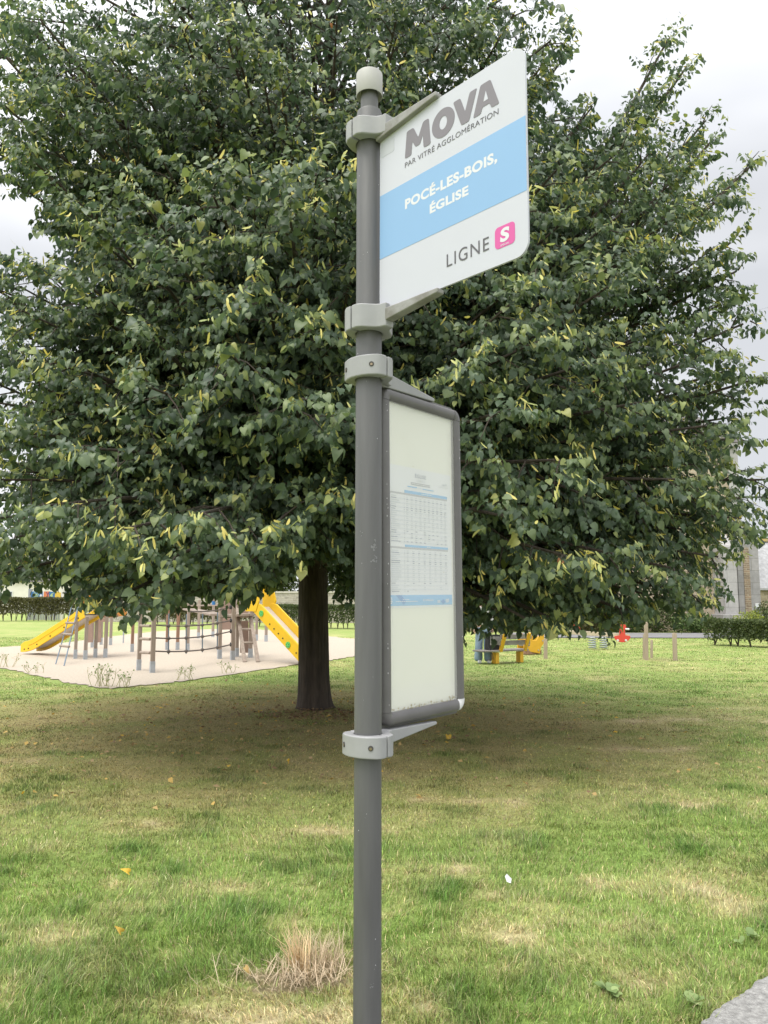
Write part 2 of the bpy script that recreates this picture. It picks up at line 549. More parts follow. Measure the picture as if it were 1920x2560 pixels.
# ------------------------------------------------------------------ grass (stuff)
def build_grass():
    n = 640000
    # density falls with the square of the distance
    u = RNG.random(n)
    dmin, dmax = 2.2, 34.0
    d = dmin * (dmax / dmin) ** (u ** 1.18)
    x = (RNG.random(n) * 2 - 1) * 0.60 * (d + 0.5)
    y = d
    # tufts: pull blades towards scattered centres
    k = RNG.random(n) < 0.55
    cell = 0.045 + 0.011 * d
    cxx = np.round(x / cell + RNG.normal(0, .15, n)) * cell
    cyy = np.round(y / cell + RNG.normal(0, .15, n)) * cell
    jx = (vnoise(cxx * 91.7, cyy * 57.3, 5) - .5) * cell * 1.6
    jy = (vnoise(cxx * 31.7, cyy * 87.3, 6) - .5) * cell * 1.6
    x = np.where(k, cxx + jx + RNG.normal(0, .22, n) * cell, x)
    y = np.where(k, cyy + jy + RNG.normal(0, .22, n) * cell, y)
    keep = ~in_poly(np.stack([x + (fbm(x * 2.5, y * 2.5, 81) - .5) * .5, y + (fbm(x * 2.5, y * 2.5, 83) - .35) * .7], 1), sand_poly)
    keep &= kerb_side(x, y) < RNG.uniform(-.02, .035, n)
    keep &= np.hypot(x - TREE.x, y - TREE.y) > 0.30
    x, y = x[keep], y[keep]
    n = len(x)
    st, br = lawn_state(x, y)
    keep = RNG.random(n) > np.maximum(np.clip(st - 0.55, 0, 1) * 0.9, soil_at(x, y) * np.where(y > 10, .3, .92))
    x, y, st, br = x[keep], y[keep], st[keep], br[keep]
    n = len(x)
    d = np.hypot(x, y)
    tuft = fbm(x * 3.1, y * 3.1, 51)
    L = (0.030 + 0.075 * np.clip(tuft - 0.40, 0, 1) * (1.35 - st)) * RNG.uniform(0.6, 1.5, n)
    L *= np.clip(1.05 - (d - 3) / 18, 0.55, 1.1)
    L *= 1 - 0.35 * br
    wdt = np.maximum(0.0030, 0.00072 * d) * RNG.uniform(0.7, 1.3, n)
    az = RNG.uniform(0, 2 * np.pi, n) + 0
    comb = fbm(x * 1.1, y * 1.1, 77) * 6.28 * 2
    az = np.where(RNG.random(n) < 0.5, comb + RNG.normal(0, .7, n), az)
    lean = np.clip(RNG.normal(0.95, 0.38, n) + 0.3 * st, 0.1, 1.55)
    lie = RNG.random(n) < 0.25 * st
    lean = np.where(lie, RNG.uniform(1.2, 1.55, n), lean)
    dirx, diry = np.cos(az), np.sin(az)
    sx, sy = -diry, dirx
    rot = RNG.normal(0, .6, n)
    sx, sy = sx * np.cos(rot) - sy * np.sin(rot), sx * np.sin(rot) + sy * np.cos(rot)
    h = (fbm(x * 1.3, y * 1.3, 33) - 0.5) * 0.05 * np.clip(1 - y / 13, 0, 1)
    z0 = h - 0.014
    V = np.zeros((n, 5, 3))
    a1 = lean * 0.45
    p1 = np.stack([dirx * np.sin(a1), diry * np.sin(a1), np.cos(a1)], 1) * (L * 0.55)[:, None]
    p2 = p1 + np.stack([dirx * np.sin(lean), diry * np.sin(lean), np.cos(lean)], 1) * (L * 0.5)[:, None]
    base = np.stack([x, y, z0], 1)
    s = np.stack([sx, sy, np.zeros(n)], 1) * wdt[:, None] * 0.5
    V[:, 0] = base - s
    V[:, 1] = base + s
    V[:, 2] = base + p1 + s * 0.8
    V[:, 3] = base + p1 - s * 0.8
    V[:, 4] = base + p2
    idx = np.arange(n)[:, None] * 5
    q = idx + np.array([[0, 1, 2, 3]])
    t3 = idx + np.array([[3, 2, 4, 4]])
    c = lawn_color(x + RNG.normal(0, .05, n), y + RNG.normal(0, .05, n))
    # own colour of each blade: some dead straw blades everywhere, some fresh
    dead = RNG.random(n) < 0.12 + 0.38 * st
    c = np.where(dead[:, None], np.array([0.58, 0.48, 0.28]) * RNG.uniform(0.55, 1.15, (n, 1)) * (1 - .45 * br[:, None]), c)  # straw also darkened in the brown zone under the crown
    c = c * np.exp(RNG.normal(0, 0.34, (n, 1)))
    c[:, 0] *= RNG.uniform(0.85, 1.15, n)
    c = c * (0.78 + 0.44 * fbm(x * 2.0, y * 2.0, 111))[:, None]
    dk = np.clip((tuft - .50) * 4, 0, 1) * (1 - st)
    c = c * (1 - dk[:, None] * np.array([.42, .26, .38]))
    rgb = np.repeat(c, 5, axis=0)
    Vf = V.reshape(-1, 3)
    # one mesh of triangles: 3 per blade
    tri = np.concatenate([idx + np.array([[0, 1, 2]]), idx + np.array([[0, 2, 3]]), idx + np.array([[3, 2, 4]])])
    o = np_mesh('grass', Vf, tri, attr_mat('grass_blade', 0.55, var=0, transl=0.3), rgb=rgb)
    tag(o, kind='stuff')


build_grass()

# ------------------------------------------------------------------ bus stop
m_pole = mat('grey_pole_paint', (0.090, 0.089, 0.089), 0.48, var=0.20, scale=16, bump=0.05, bscale=140, stretch=(1, 1, .10))
m_cap = mat('light_grey_plastic', (0.40, 0.39, 0.375), 0.5, var=0.05, scale=12, bump=0.02, bscale=150)
m_clamp = mat('cast_grey_paint', (0.285, 0.285, 0.288), 0.5, var=0.08, scale=9, bump=0.03, bscale=90)
m_dirtyarm = mat('lichen_grey_paint', (0.285, 0.28, 0.275), 0.6, col2=(0.16, 0.15, 0.13), scale=14, bump=0.1, bscale=70)
m_white = mat('sign_white', (0.49, 0.495, 0.555), 0.38, var=0.02, scale=3)
m_blue = mat('sign_blue', (0.215, 0.375, 0.60), 0.4, var=0.02, scale=4)
m_pink = mat('badge_pink', (0.57, 0.085, 0.30), 0.4)
m_dark = mat('letter_grey', (0.175, 0.160, 0.180), 0.45)
m_dark2 = mat('letter_dark_grey', (0.09, 0.085, 0.095), 0.45)
m_wletter = mat('letter_white', (0.60, 0.60, 0.63), 0.45)
m_frame = mat('frame_grey', (0.118, 0.112, 0.112), 0.42, var=0.10, scale=10, bump=0.02, bscale=160)
m_backplate = mat('case_back_grey', (0.115, 0.110, 0.110), 0.5, var=0.12, scale=14)
m_poster = mat('yellowed_backing', (0.80, 0.80, 0.71), 0.5, col2=(0.755, 0.755, 0.665), scale=2.2)
m_sheet = mat('timetable_paper', (0.74, 0.75, 0.76), 0.6)
m_screw = mat('screw_steel', (0.25, 0.2, 0.13), 0.4, metal=0.8)
m_hole = mat('bolt_recess', (0.06, 0.055, 0.05), 0.8)
m_worn = mat('worn_white_plastic', (0.62, 0.61, 0.62), 0.6, var=0.1, scale=40)

POLE = Vector((-0.044, 2.16, 0))
bus = empty('bus_stop', POLE, 'grey bus stop post carrying a white and blue stop sign and a framed timetable', 'bus stop')
UP = Vector((0, 0, 1))
# pole
mb = MB()
ZS, ZN, ZC = at(921, 262, 2.1225).z, at(921, 221, 2.1203).z, at(921, 165, 2.1203).z     # shoulder, cap foot, cap top
mb.lathe(POLE, [(0.0375, -0.06), (0.0375, ZS - 0.006), (0.0360, ZS - 0.001), (0.0275, ZS)], 48)
pole_o = mb.build('pole', m_pole, bus, POLE, smooth=True)
mb = MB()
mb.lathe(POLE, [(0.0262, ZS - 0.004), (0.0262, ZN + 0.03)], 40)
mb.build('pole_neck', m_pole, bus, POLE, smooth=True)
mb = MB()
mb.lathe(POLE, [(0.028, ZN + 0.012), (0.036, ZN + 0.004), (0.0385, ZN), (0.0397, ZN + 0.002), (0.0397, ZC - 0.003), (0.0390, ZC - 0.0008), (0.0375, ZC), (0.004, ZC + 0.001)], 48)
mb.build('pole_cap', m_cap, bus, POLE, smooth=True)

PS = dict(phi=-0.8229, rho=-0.0037, W=0.5171, H=0.5387, z0=2.4191, off=0.0519)
PT = dict(phi=0.8944, rho=0.0095, W=0.4163, H=0.9817, z0=1.2445, off=0.0707)


def plate_frame(p):
    u = Vector((math.cos(p['phi']), math.sin(p['phi']), 0))
    U = u * math.cos(p['rho']) + UP * math.sin(p['rho'])
    V = -u * math.sin(p['rho']) + UP * math.cos(p['rho'])
    n = U.cross(V)
    if n.y > 0: n = -n                       # towards the viewer's side
    c = Vector((POLE.x, POLE.y, p['z0'])) + u * p['off']
    return c, U, V, n, u


def rrect(u0, v0, u1, v1, r, seg=8, corners=(1, 1, 1, 1)):
    pts = []
    for (cx, cy, a0, on) in ((u1 - r, v0 + r, -90, corners[0]), (u1 - r, v1 - r, 0, corners[1]), (u0 + r, v1 - r, 90, corners[2]), (u0 + r, v0 + r, 180, corners[3])):
        if not on:
            sx = 1 if a0 in (-90, 0) else -1
            sy = 1 if a0 in (0, 90) else -1
            pts.append((cx + sx * r, cy + sy * r))
            continue
        for k in range(seg + 1):
            a = math.radians(a0 + 90 * k / seg)
            pts.append((cx + r * math.cos(a), cy + r * math.sin(a)))
    return pts


def text_mesh(name, s, fr, u0, u1, v0, cap, m, parent, origin, lift, bold=0.0, shear=0.0, spacing=1.0):
    """lettering of the given extent on a plate: real raised film"""
    c, U, V, n, _ = fr
    cu = bpy.data.curves.new('letters', 'FONT')
    cu.body = s
    cu.size = 1.0
    cu.offset = bold
    cu.space_character = spacing
    cu.resolution_u = 5
    cu.shear = shear
    to = bpy.data.objects.new('letters', cu)
    COL.objects.link(to)
    dg = bpy.context.evaluated_depsgraph_get()
    me = bpy.data.meshes.new_from_object(to.evaluated_get(dg))
    COL.objects.unlink(to)
    bpy.data.objects.remove(to)
    co = np.zeros(len(me.vertices) * 3)
    me.vertices.foreach_get('co', co)
    co = co.reshape(-1, 3)
    x0, x1 = co[:, 0].min(), co[:, 0].max()
    cu2 = bpy.data.curves.new('letters', 'FONT')          # cap height from a plain E
    cu2.body = 'E'
    cu2.offset = bold
    t2 = bpy.data.objects.new('letters', cu2)
    COL.objects.link(t2)
    dg = bpy.context.evaluated_depsgraph_get()
    m2 = bpy.data.meshes.new_from_object(t2.evaluated_get(dg))
    ey = [v.co.y for v in m2.vertices]
    COL.objects.unlink(t2)
    bpy.data.objects.remove(t2)
    e0, e1 = min(ey), max(ey)
    su, sv = (u1 - u0) / (x1 - x0), cap / (e1 - e0)
    base = c - origin
    flip = U.cross(V).dot(n) < 0
    P = np.array(base)[None] + np.outer((co[:, 0] - x0) * su + u0, np.array(U)) + np.outer((co[:, 1] - e0) * sv + v0, np.array(V)) + np.array(n * lift)[None]
    me.vertices.foreach_set('co', P.ravel())
    me.materials.clear()
    me.materials.append(m)
    me.update()
    o = bpy.data.objects.new(name, me)
    me.name = name
    COL.objects.link(o)
    o.parent = parent
    return o


def film(name, poly, fr, m, parent, origin, lift, th=0.0006, mb=None):
    c, U, V, n, _ = fr
    b = mb or MB()
    b.prism(poly, c, U, V, n, lift - th, lift)
    if mb is None:
        return b.build(name, m, parent, origin)


# --- sign panel
fs = plate_frame(PS)
w, h = PS['W'], PS['H']
c, U, V, nrm, u = fs
sign = MB().prism(rrect(-0.006, 0, w, h, 0.036, corners=(1, 1, 1, 1)), c, U, V, nrm, -0.006, 0.0).build('sign_panel', m_white, bus, POLE, smooth=True)
film('blue_band', [(-0.005, 0.1575), (w - 0.0012, 0.1585), (w - 0.0012, 0.3499), (-0.005, 0.3497)], fs, m_blue, sign, POLE, 0.0006)
film('worn_sticker', rrect(0.000, 0.466, 0.055, 0.529, 0.006), fs, mat('faded_film', (0.44, 0.45, 0.49), 0.5), sign, POLE, 0.0005)


def smooth_poly(poly, r=0.05, seg=4):
    """round a polygon's corners"""
    out = []
    n = len(poly)
    for i in range(n):
        p, a, b = Vector(poly[i]), Vector(poly[i - 1]), Vector(poly[(i + 1) % n])
        rr = min(r, (a - p).length * .45, (b - p).length * .45)
        q0, q1 = p + (a - p).normalized() * rr, p + (b - p).normalized() * rr
        for k in range(seg + 1):
            t = k / seg
            out.append(tuple(q0 * (1 - t) ** 2 + p * 2 * t * (1 - t) + q1 * t * t))
    return out


# MOVA: heavy rounded letters drawn in a unit box (0..1 high)
lm = MB()
H0, V0 = 0.0785, 0.4205


def letter(poly, x0, wd, r=0.07):
    film('x', [(x0 + px * wd, V0 + py * H0) for px, py in smooth_poly(poly, r)], fs, None, None, POLE, 0.0008, mb=lm)


# M as left leg + right leg + V joined outline, leaning slightly like the original
letter([(0.0, 0), (0.08, 1.0), (0.34, 1.0), (0.53, 0.52), (0.72, 1.0), (0.93, 1.0), (1.0, 0), (0.735, 0), (0.70, 0.52), (0.60, 0.22), (0.42, 0.22), (0.30, 0.50), (0.255, 0)], 0.0985, 0.101)
# O as two halves round the counter
ox, ow = 0.2045, 0.083
for sgn in (1, -1):
    outer = [(0.5 + sgn * 0.5 * math.sin(math.pi * k / 20), 0.5 + 0.52 * math.cos(math.pi * k / 20)) for k in range(21)]
    inner = [(0.5 + sgn * 0.17 * math.sin(math.pi * k / 20), 0.5 + 0.235 * math.cos(math.pi * k / 20)) for k in range(20, -1, -1)]
    film('x', [(ox + px * ow, V0 + py * H0) for px, py in outer + inner], fs, None, None, POLE, 0.0008, mb=lm)
letter([(0.0, 1.0), (0.30, 1.0), (0.50, 0.42), (0.70, 1.0), (1.0, 1.0), (0.66, 0.0), (0.34, 0.0)], 0.2825, 0.083)
# A with a small triangular counter: outline + bar
letter([(0.30, 1.0), (0.68, 1.0), (1.0, 0.0), (0.705, 0.0), (0.645, 0.20), (0.36, 0.20), (0.30, 0.0), (0.0, 0.0)], 0.351, 0.086)
mova = lm.build('brand_lettering', m_dark, sign, POLE)
cb = MB()
film('x', [(0.351 + px * 0.086, V0 + py * H0) for px, py in ((0.415, 0.37), (0.59, 0.37), (0.505, 0.70))], fs, None, None, POLE, 0.0012, mb=cb)
cb.build('letter_counter', m_white, sign, POLE)
text_mesh('operator_lettering', 'PAR VITRÉ AGGLOMÉRATION', fs, 0.099, 0.434, 0.3935, 0.0150, m_dark2, sign, POLE, 0.0008, bold=0.0, spacing=1.03)
text_mesh('stop_name_lettering', 'POCÉ-LES-BOIS,', fs, 0.0995, 0.428, 0.2700, 0.0285, m_wletter, sign, POLE, 0.0008, bold=0.042, spacing=1.08)
text_mesh('stop_name_lettering', 'ÉGLISE', fs, 0.195, 0.333, 0.2205, 0.0260, m_wletter, sign, POLE, 0.0008, bold=0.042, spacing=1.06)
text_mesh('line_lettering', 'LIGNE', fs, 0.2555, 0.398, 0.0500, 0.0345, m_dark2, sign, POLE, 0.0008, bold=0.0, spacing=1.15)
badge = film('line_badge', rrect(0.4170, 0.0410, 0.4785, 0.0965, 0.011), fs, m_pink, sign, POLE, 0.0007)
text_mesh('badge_letter', 'S', fs, 0.4335, 0.4620, 0.0540, 0.0350, m_wletter, sign, POLE, 0.0012, bold=0.045, shear=0.08)
text_mesh('badge_caption', 'SPÉCIAL', fs, 0.4345, 0.4615, 0.0445, 0.0046, m_wletter, sign, POLE, 0.0012, bold=0.01)


# --- clamps: two cast half shells, seam across the arm, arm on one half
def clamp(zc, hgt, phi, arm_len, arm_z, tip_z, top_thick, tip_thick, bolts, m_arm, arm_w=0.032, along=0.058, side_off=0.0, zd=0.0):
    A = Vector((math.cos(phi), math.sin(phi), 0))
    P = Vector((-A.y, A.x, 0))
    o = Vector((POLE.x, POLE.y, zc))
    ro = 0.0380

    def half(sg):
        outer = [(0.0022, 0.0700), (0.022, 0.0690), (0.036, 0.0610), (0.049, 0.0390), (0.0555, 0.020), (0.0572, 0.0)]
        if sg > 0:                               # the arm's root swells out of the shell
            outer = [(0.0022, 0.0700), (0.022, 0.0690), (0.036, 0.0600), (0.050, 0.0400), (0.060, 0.0265), (0.072, 0.0185), (0.088, 0.0160), (0.088, 0.0)]
        pts = [(sg * a, b) for a, b in outer] + [(sg * a, -b) for a, b in reversed(outer[:-1])]
        inner = []
        for k in range(13):
            a = math.radians(-86 + 172 * k / 12)
            inner.append((sg * ro * math.cos(a), ro * math.sin(a)))
        return pts + inner
    arm_half = MB().prism(half(1), o, A, P, UP, -hgt / 2, hgt / 2)
    shell = MB().prism(half(-1), o, A, P, UP, -hgt / 2, hgt / 2)
    ch = arm_half.build('clamp', m_clamp, bus, POLE, bevel=0.0045, seg=3)
    shell.build('clamp_shell', m_clamp, ch, POLE, bevel=0.0045, seg=3)
    # tapered arm
    a0, a1 = 0.044, arm_len
    ab = MB()
    vs = []
    for t, zb, zt, ww in ((a0, arm_z - top_thick / 2, arm_z + top_thick / 2, arm_w), (a1, tip_z - tip_thick / 2, tip_z + tip_thick / 2, arm_w * 0.85)):
        b = POLE + A * t + P * side_off
        for z, q in ((zb, -1), (zb, 1), (zt, 1), (zt, -1)):
            vs.append(Vector((b.x, b.y, z)) + P * (q * ww / 2))
    ab.add(vs, [(0, 1, 2, 3), (7, 6, 5, 4), (0, 4, 5, 1), (1, 5, 6, 2), (2, 6, 7, 3), (3, 7, 4, 0)])
    ab.build('bracket_arm', m_arm, ch, POLE, bevel=0.004, seg=2)
    if bolts:
        for q in (0.047, -0.047):
            nb = o - A * 0.0443 + P * q
            d = (-A + P * (0.62 if q > 0 else -0.62)).normalized()
            r = MB().tube([nb - d * 0.004, nb + d * 0.0016], 0.0072, 20)
            r.build('bolt_recess', m_hole, ch, POLE, smooth=True)
            ring = []
            sc = MB().tube([nb - d * 0.004 + UP * -0.001, nb + d * 0.0026 + UP * -0.001], 0.0036, 12)
            sc.build('bolt', m_screw, ch, POLE, smooth=True)
    return ch


zs0, zs1 = PS['z0'], PS['z0'] + PS['H']
clamp(2.976, 0.058, PS['phi'], 0.285, 2.955, 2.966, 0.040, 0.014, False, m_dirtyarm)
clamp(2.400, 0.070, PS['phi'], 0.285, 2.398, 2.411, 0.042, 0.014, False, m_dirtyarm)
clamp(2.258, 0.060, PT['phi'], 0.330, 2.250, 2.238, 0.052, 0.012, True, m_clamp, side_off=0.012)
clamp(1.209, 0.058, PT['phi'], 0.330, 1.214, 1.226, 0.046, 0.010, True, m_clamp, side_off=0.012)

# --- timetable case
ft = plate_frame(PT)
c, U, V, nrm, u = ft
w, h = PT['W'], PT['H']
case = MB().prism(rrect(0.004, -0.012, w - 0.006, h + 0.012, 0.016), c, U, V, nrm, -0.046, -0.022).build('timetable_case', m_backplate, bus, POLE, bevel=0.002)
fr_t = 0.036


def bar_profile(a, b, side, name):
    """rounded snap-frame bar between two plate points; side: inward direction in the plate"""
    prof = [(0, -0.022), (0, -0.006), (0.003, 0.001), (0.010, 0.005), (0.020, 0.0055), (0.030, 0.003), (fr_t, -0.003), (fr_t, -0.012), (fr_t, -0.022)]
    A, B = c + U * a[0] + V * a[1], c + U * b[0] + V * b[1]
    I = U * side[0] + V * side[1]
    vs = [A + I * p + nrm * q for p, q in prof] + [B + I * p + nrm * q for p, q in prof]
    k = len(prof)
    mbb = MB().add(vs, [tuple(range(k)), tuple(reversed(range(k, 2 * k)))] + [(i, (i + 1) % k, k + (i + 1) % k, k + i) for i in range(k)])
    return mbb.build(name, m_frame, case, POLE, smooth=True)


cr = 0.037
bar_profile((0, cr + .0008), (0, h - cr - .0008), (1, 0), 'frame_bar')
bar_profile((w, cr + .0008), (w, h - cr - .0008), (-1, 0), 'frame_bar')
bar_profile((cr + .0008, 0), (w - cr - .0008, 0), (0, 1), 'frame_bar')
bar_profile((cr + .0008, h), (w - cr - .0008, h), (0, -1), 'frame_bar')


def corner(cu, cv, su, sv, m):
    prof = [(0, -0.022), (0, -0.006), (0.003, 0.0016), (0.010, 0.0058), (0.020, 0.0063), (0.030, 0.0036), (fr_t, -0.0026)]
    ctr = c + U * (cu + su * cr) + V * (cv + sv * cr)
    vs, fs_ = [], []
    steps = 8
    for i in range(steps + 1):
        a = math.pi / 2 * i / steps
        d = -U * su * math.cos(a) - V * sv * math.sin(a)
        for p, q in prof:
            vs.append(ctr + d * (cr - p + 0.0005) + nrm * q)
    k = len(prof)
    for i in range(steps):
        for j in range(k - 1):
            fs_.append((i * k + j, i * k + j + 1, (i + 1) * k + j + 1, (i + 1) * k + j))
    for i in (0, steps):
        fs_.append(tuple(i * k + j for j in range(k)) if i else tuple(reversed([j for j in range(k)])))
    return MB().add(vs, fs_).build('corner_cap', m, case, POLE, smooth=True)


corner(0, 0, 1, 1, m_frame)
tag(corner(w, 0, -1, 1, m_worn), 'chipped pale corner cap')
corner(0, h, 1, -1, m_frame)
corner(w, h, -1, -1, m_frame)
film('backing_sheet', [(0.030, 0.030), (w - 0.030, 0.030), (w - 0.030, h - 0.030), (0.030, h - 0.030)], ft, m_poster, case, POLE, -0.0130, th=0.004)
film('timetable_sheet', [(0.0385, 0.3310), (w - 0.0455, 0.3310), (w - 0.0455, 0.7585), (0.0385, 0.7585)], ft, m_sheet, case, POLE, -0.0118, th=0.0005)
L1, L2 = -0.0110, -0.0104
m_tblue = mat('print_blue', (0.17, 0.44, 0.72), 0.5)
m_tblue2 = mat('print_deep_blue', (0.06, 0.25, 0.55), 0.5)
m_tgrey = mat('print_grey', (0.42, 0.43, 0.44), 0.5)
m_tink = mat('print_ink', (0.33, 0.36, 0.42), 0.5)
m_tpale = mat('print_pale_ink', (0.57, 0.60, 0.64), 0.5)
m_tline = mat('print_row_tint', (0.68, 0.70, 0.73), 0.5)


def quad(b, u0, v0, u1, v1, lift):
    film('x', [(u0, v0), (u1, v0), (u1, v1), (u0, v1)], ft, None, None, POLE, lift, th=0.0004, mb=b)


for nm, q4, lf, mm in (('blue_header', (0.119, 0.6775, 0.3485, 0.6865), L1, m_tblue), ('blue_header', (0.119, 0.5135, 0.3495, 0.5205), L1, m_tblue), ('blue_footer', (0.040, 0.3375, 0.3690, 0.3690), L1, m_tblue),
                       ('grey_header', (0.050, 0.6715, 0.3485, 0.6772), L1, m_tgrey), ('grey_header', (0.050, 0.5075, 0.3495, 0.5132), L1, m_tgrey), ('grey_label', (0.153, 0.7060, 0.253, 0.7140), L1, m_tgrey)):
    b1_ = MB()
    quad(b1_, *q4, lf)
    b1_.build(nm, mm, case, POLE)
film('footer_motif', [(0.072, 0.3690), (0.098, 0.3690), (0.122, 0.3500), (0.110, 0.3400)], ft, m_tblue2, case, POLE, L2, th=0.0003)
film('footer_motif', [(0.305, 0.3480), (0.318, 0.3560), (0.330, 0.3480), (0.318, 0.3380)], ft, m_tblue2, case, POLE, L2, th=0.0003)
lb = MB()
ib, pb_ = MB(), MB()
rnd = random.Random(4)
for (v_top, v_bot, nrow, ncol, boldrows) in ((0.6650, 0.5290, 22, 10, (1, 5, 6, 16, 17, 19, 21)), (0.5010, 0.3800, 21, 8, (1, 5, 6, 16, 20))):
    for r in range(nrow):
        v = v_top + (v_bot - v_top) * r / (nrow - 1)
        if r % 2:
            quad(lb, 0.050, v - 0.0024, 0.348, v + 0.0026, L1)
        tgt = ib if r in boldrows else pb_
        quad(tgt, 0.0525, v - 0.0012, 0.0525 + rnd.uniform(0.018, 0.048), v + 0.0012, L2)
        quad(tgt, 0.1155, v - 0.0010, 0.1185, v + 0.0010, L2)
        for k in range(ncol):
            if rnd.random() < (0.94 if r < 16 else 0.55):
                uu = 0.132 + (0.336 - 0.132) * k / (ncol - 1)
                quad(tgt, uu - 0.0046, v - 0.0011, uu + 0.0046, v + 0.0011, L2)
lb.build('row_tint', m_tline, case, POLE)
ib.build('timetable_lettering', m_tink, case, POLE)
pb_.build('timetable_lettering', m_tpale, case, POLE)
text_mesh('timetable_title', 'ÉGLISE', ft, 0.173, 0.231, 0.7300, 0.0112, m_tink, case, POLE, L2, bold=0.01)
text_mesh('timetable_title', 'LIGNE 8', ft, 0.181, 0.225, 0.7175, 0.0075, m_tpale, case, POLE, L2)
tb = MB()
quad(tb, 0.134, 0.6975, 0.183, 0.7005, L2)
quad(tb, 0.212, 0.6965, 0.272, 0.6990, L2)
quad(tb, 0.188, 0.6983, 0.207, 0.6989, L2)
tb.build('timetable_lettering', m_tblue, case, POLE)
wb = MB()
rn = random.Random(8)
for (u0, u1, v) in ((0.156, 0.250, 0.7100), (0.205, 0.262, 0.6818), (0.232, 0.252, 0.5170), (0.106, 0.136, 0.3555), (0.072, 0.180, 0.3500)):
    x = u0
    while x < u1:
        l = rn.uniform(0.004, 0.010)
        quad(wb, x, v - 0.0011, min(x + l, u1), v + 0.0011, L2 + .0002)
        x += l + 0.003
for (u0, v0, u1, v1) in ((0.046, 0.344, 0.056, 0.364), (0.283, 0.345, 0.302, 0.353), (0.330, 0.345, 0.352, 0.357)):
    for k in range(4):
        quad(wb, u0 + (u1 - u0) * rn.uniform(0, .2), v0 + (v1 - v0) * k / 4, u1 - (u1 - u0) * rn.uniform(0, .3), v0 + (v1 - v0) * (k + 0.6) / 4, L2 + .0002)
wb.build('footer_lettering', m_sheet, case, POLE)
text_mesh('footer_lettering', 'KORRIGO', ft, 0.208, 0.264, 0.3500, 0.0058, m_sheet, case, POLE, L2, bold=0.01)
pg = MB()
film('x', [(0.300 + .040, 0.7215), (0.300 + .046, 0.7215), (0.346, 0.728), (0.340, 0.728)], ft, None, None, POLE, L2, th=.0003, mb=pg)
quad(pg, 0.302, 0.7140, 0.350, 0.7152, L2)
quad(pg, 0.322, 0.7200, 0.336, 0.7255, L2)
pg.build('timetable_lettering', m_tpale, case, POLE)
# dull acrylic cover; its white diffuse share also imitates whitish glare
mg = bpy.data.materials.new('acrylic_cover')
mg.use_nodes = True
t = mg.node_tree
t.nodes.clear()
o_ = N(t, 'ShaderNodeOutputMaterial')
tr = N(t, 'ShaderNodeBsdfTransparent')
gl = N(t, 'ShaderNodeBsdfGlossy', i_Roughness=0.06)
df = N(t, 'ShaderNodeBsdfDiffuse')
df.inputs['Color'].default_value = (0.82, 0.82, 0.78, 1)
m1 = N(t, 'ShaderNodeMixShader')
m2 = N(t, 'ShaderNodeMixShader')
m2.inputs[0].default_value = 0.30
t.links.new(tr.outputs[0], m2.inputs[1])
t.links.new(df.outputs[0], m2.inputs[2])
m1.inputs[0].default_value = 0.05
t.links.new(m2.outputs[0], m1.inputs[1])
t.links.new(gl.outputs[0], m1.inputs[2])
t.links.new(m1.outputs[0], o_.inputs[0])
gx = MB()
gx.add([c + U * a + V * b + nrm * -0.0045 for a, b in ((0.030, 0.030), (w - 0.030, 0.030), (w - 0.030, h - 0.030), (0.030, h - 0.030))], [(0, 1, 2, 3)])
gx.build('acrylic_cover', mg, case, POLE)
# grime along the lower edge and small specks on cover, frame and pole
gm = MB()
rg = random.Random(3)
for k in range(70):
    uu = rg.uniform(0.04, w - 0.042)
    vv = 0.036 + abs(rg.gauss(0, 0.006)) * (1.8 if uu > w - 0.10 else 1)
    s = rg.uniform(0.0008, 0.0025)
    film('x', [(uu + s * rg.uniform(1, 3) * math.cos(a), vv + s * math.sin(a)) for a in (0, 1.2, 2.4, 3.6, 4.8)], ft, None, None, POLE, -0.0040, th=0.0003, mb=gm)
for k in range(14):
    uu, vv, s = rg.uniform(0.05, w - 0.06), rg.uniform(0.06, 0.93), rg.uniform(0.0006, 0.0018)
    film('x', [(uu + s * math.cos(a), vv + s * math.sin(a)) for a in (0, 1.2, 2.4, 3.6, 4.8)], ft, None, None, POLE, -0.0040, th=0.0003, mb=gm)
gm.build('grime', mat('grime_brown', (0.33, 0.29, 0.20), 0.9), case, POLE)
sm = MB()
for k in range(34):
    a, z = math.radians(rg.uniform(-175, -5)), rg.uniform(0.6, 2.9)
    s = rg.choice((0.0004, 0.0005, 0.0007, 0.0011))
    d = Vector((math.cos(a), math.sin(a), 0))
    q = Vector((-d.y, d.x, 0))
    p = POLE + d * 0.0377 + UP * z
    sm.add([p + q * s * math.cos(b) + UP * s * 1.2 * math.sin(b) for b in (0, 1.2, 2.4, 3.6, 4.8)], [(0, 1, 2, 3, 4)])
for k in range(26):
    vv = rg.uniform(0.05, 0.93)
    uu = rg.choice((0.012, 0.016, w - 0.012, w - 0.016))
    s = rg.uniform(0.0008, 0.0022)
    film('x', [(uu + s * .7 * math.cos(a), vv + s * 1.5 * math.sin(a)) for a in (0, 1.2, 2.4, 3.6, 4.8)], ft, None, None, POLE, 0.0064, th=0.0003, mb=sm)
sm.build('paint_chips', m_worn, pole_o, POLE)
sf = MB()
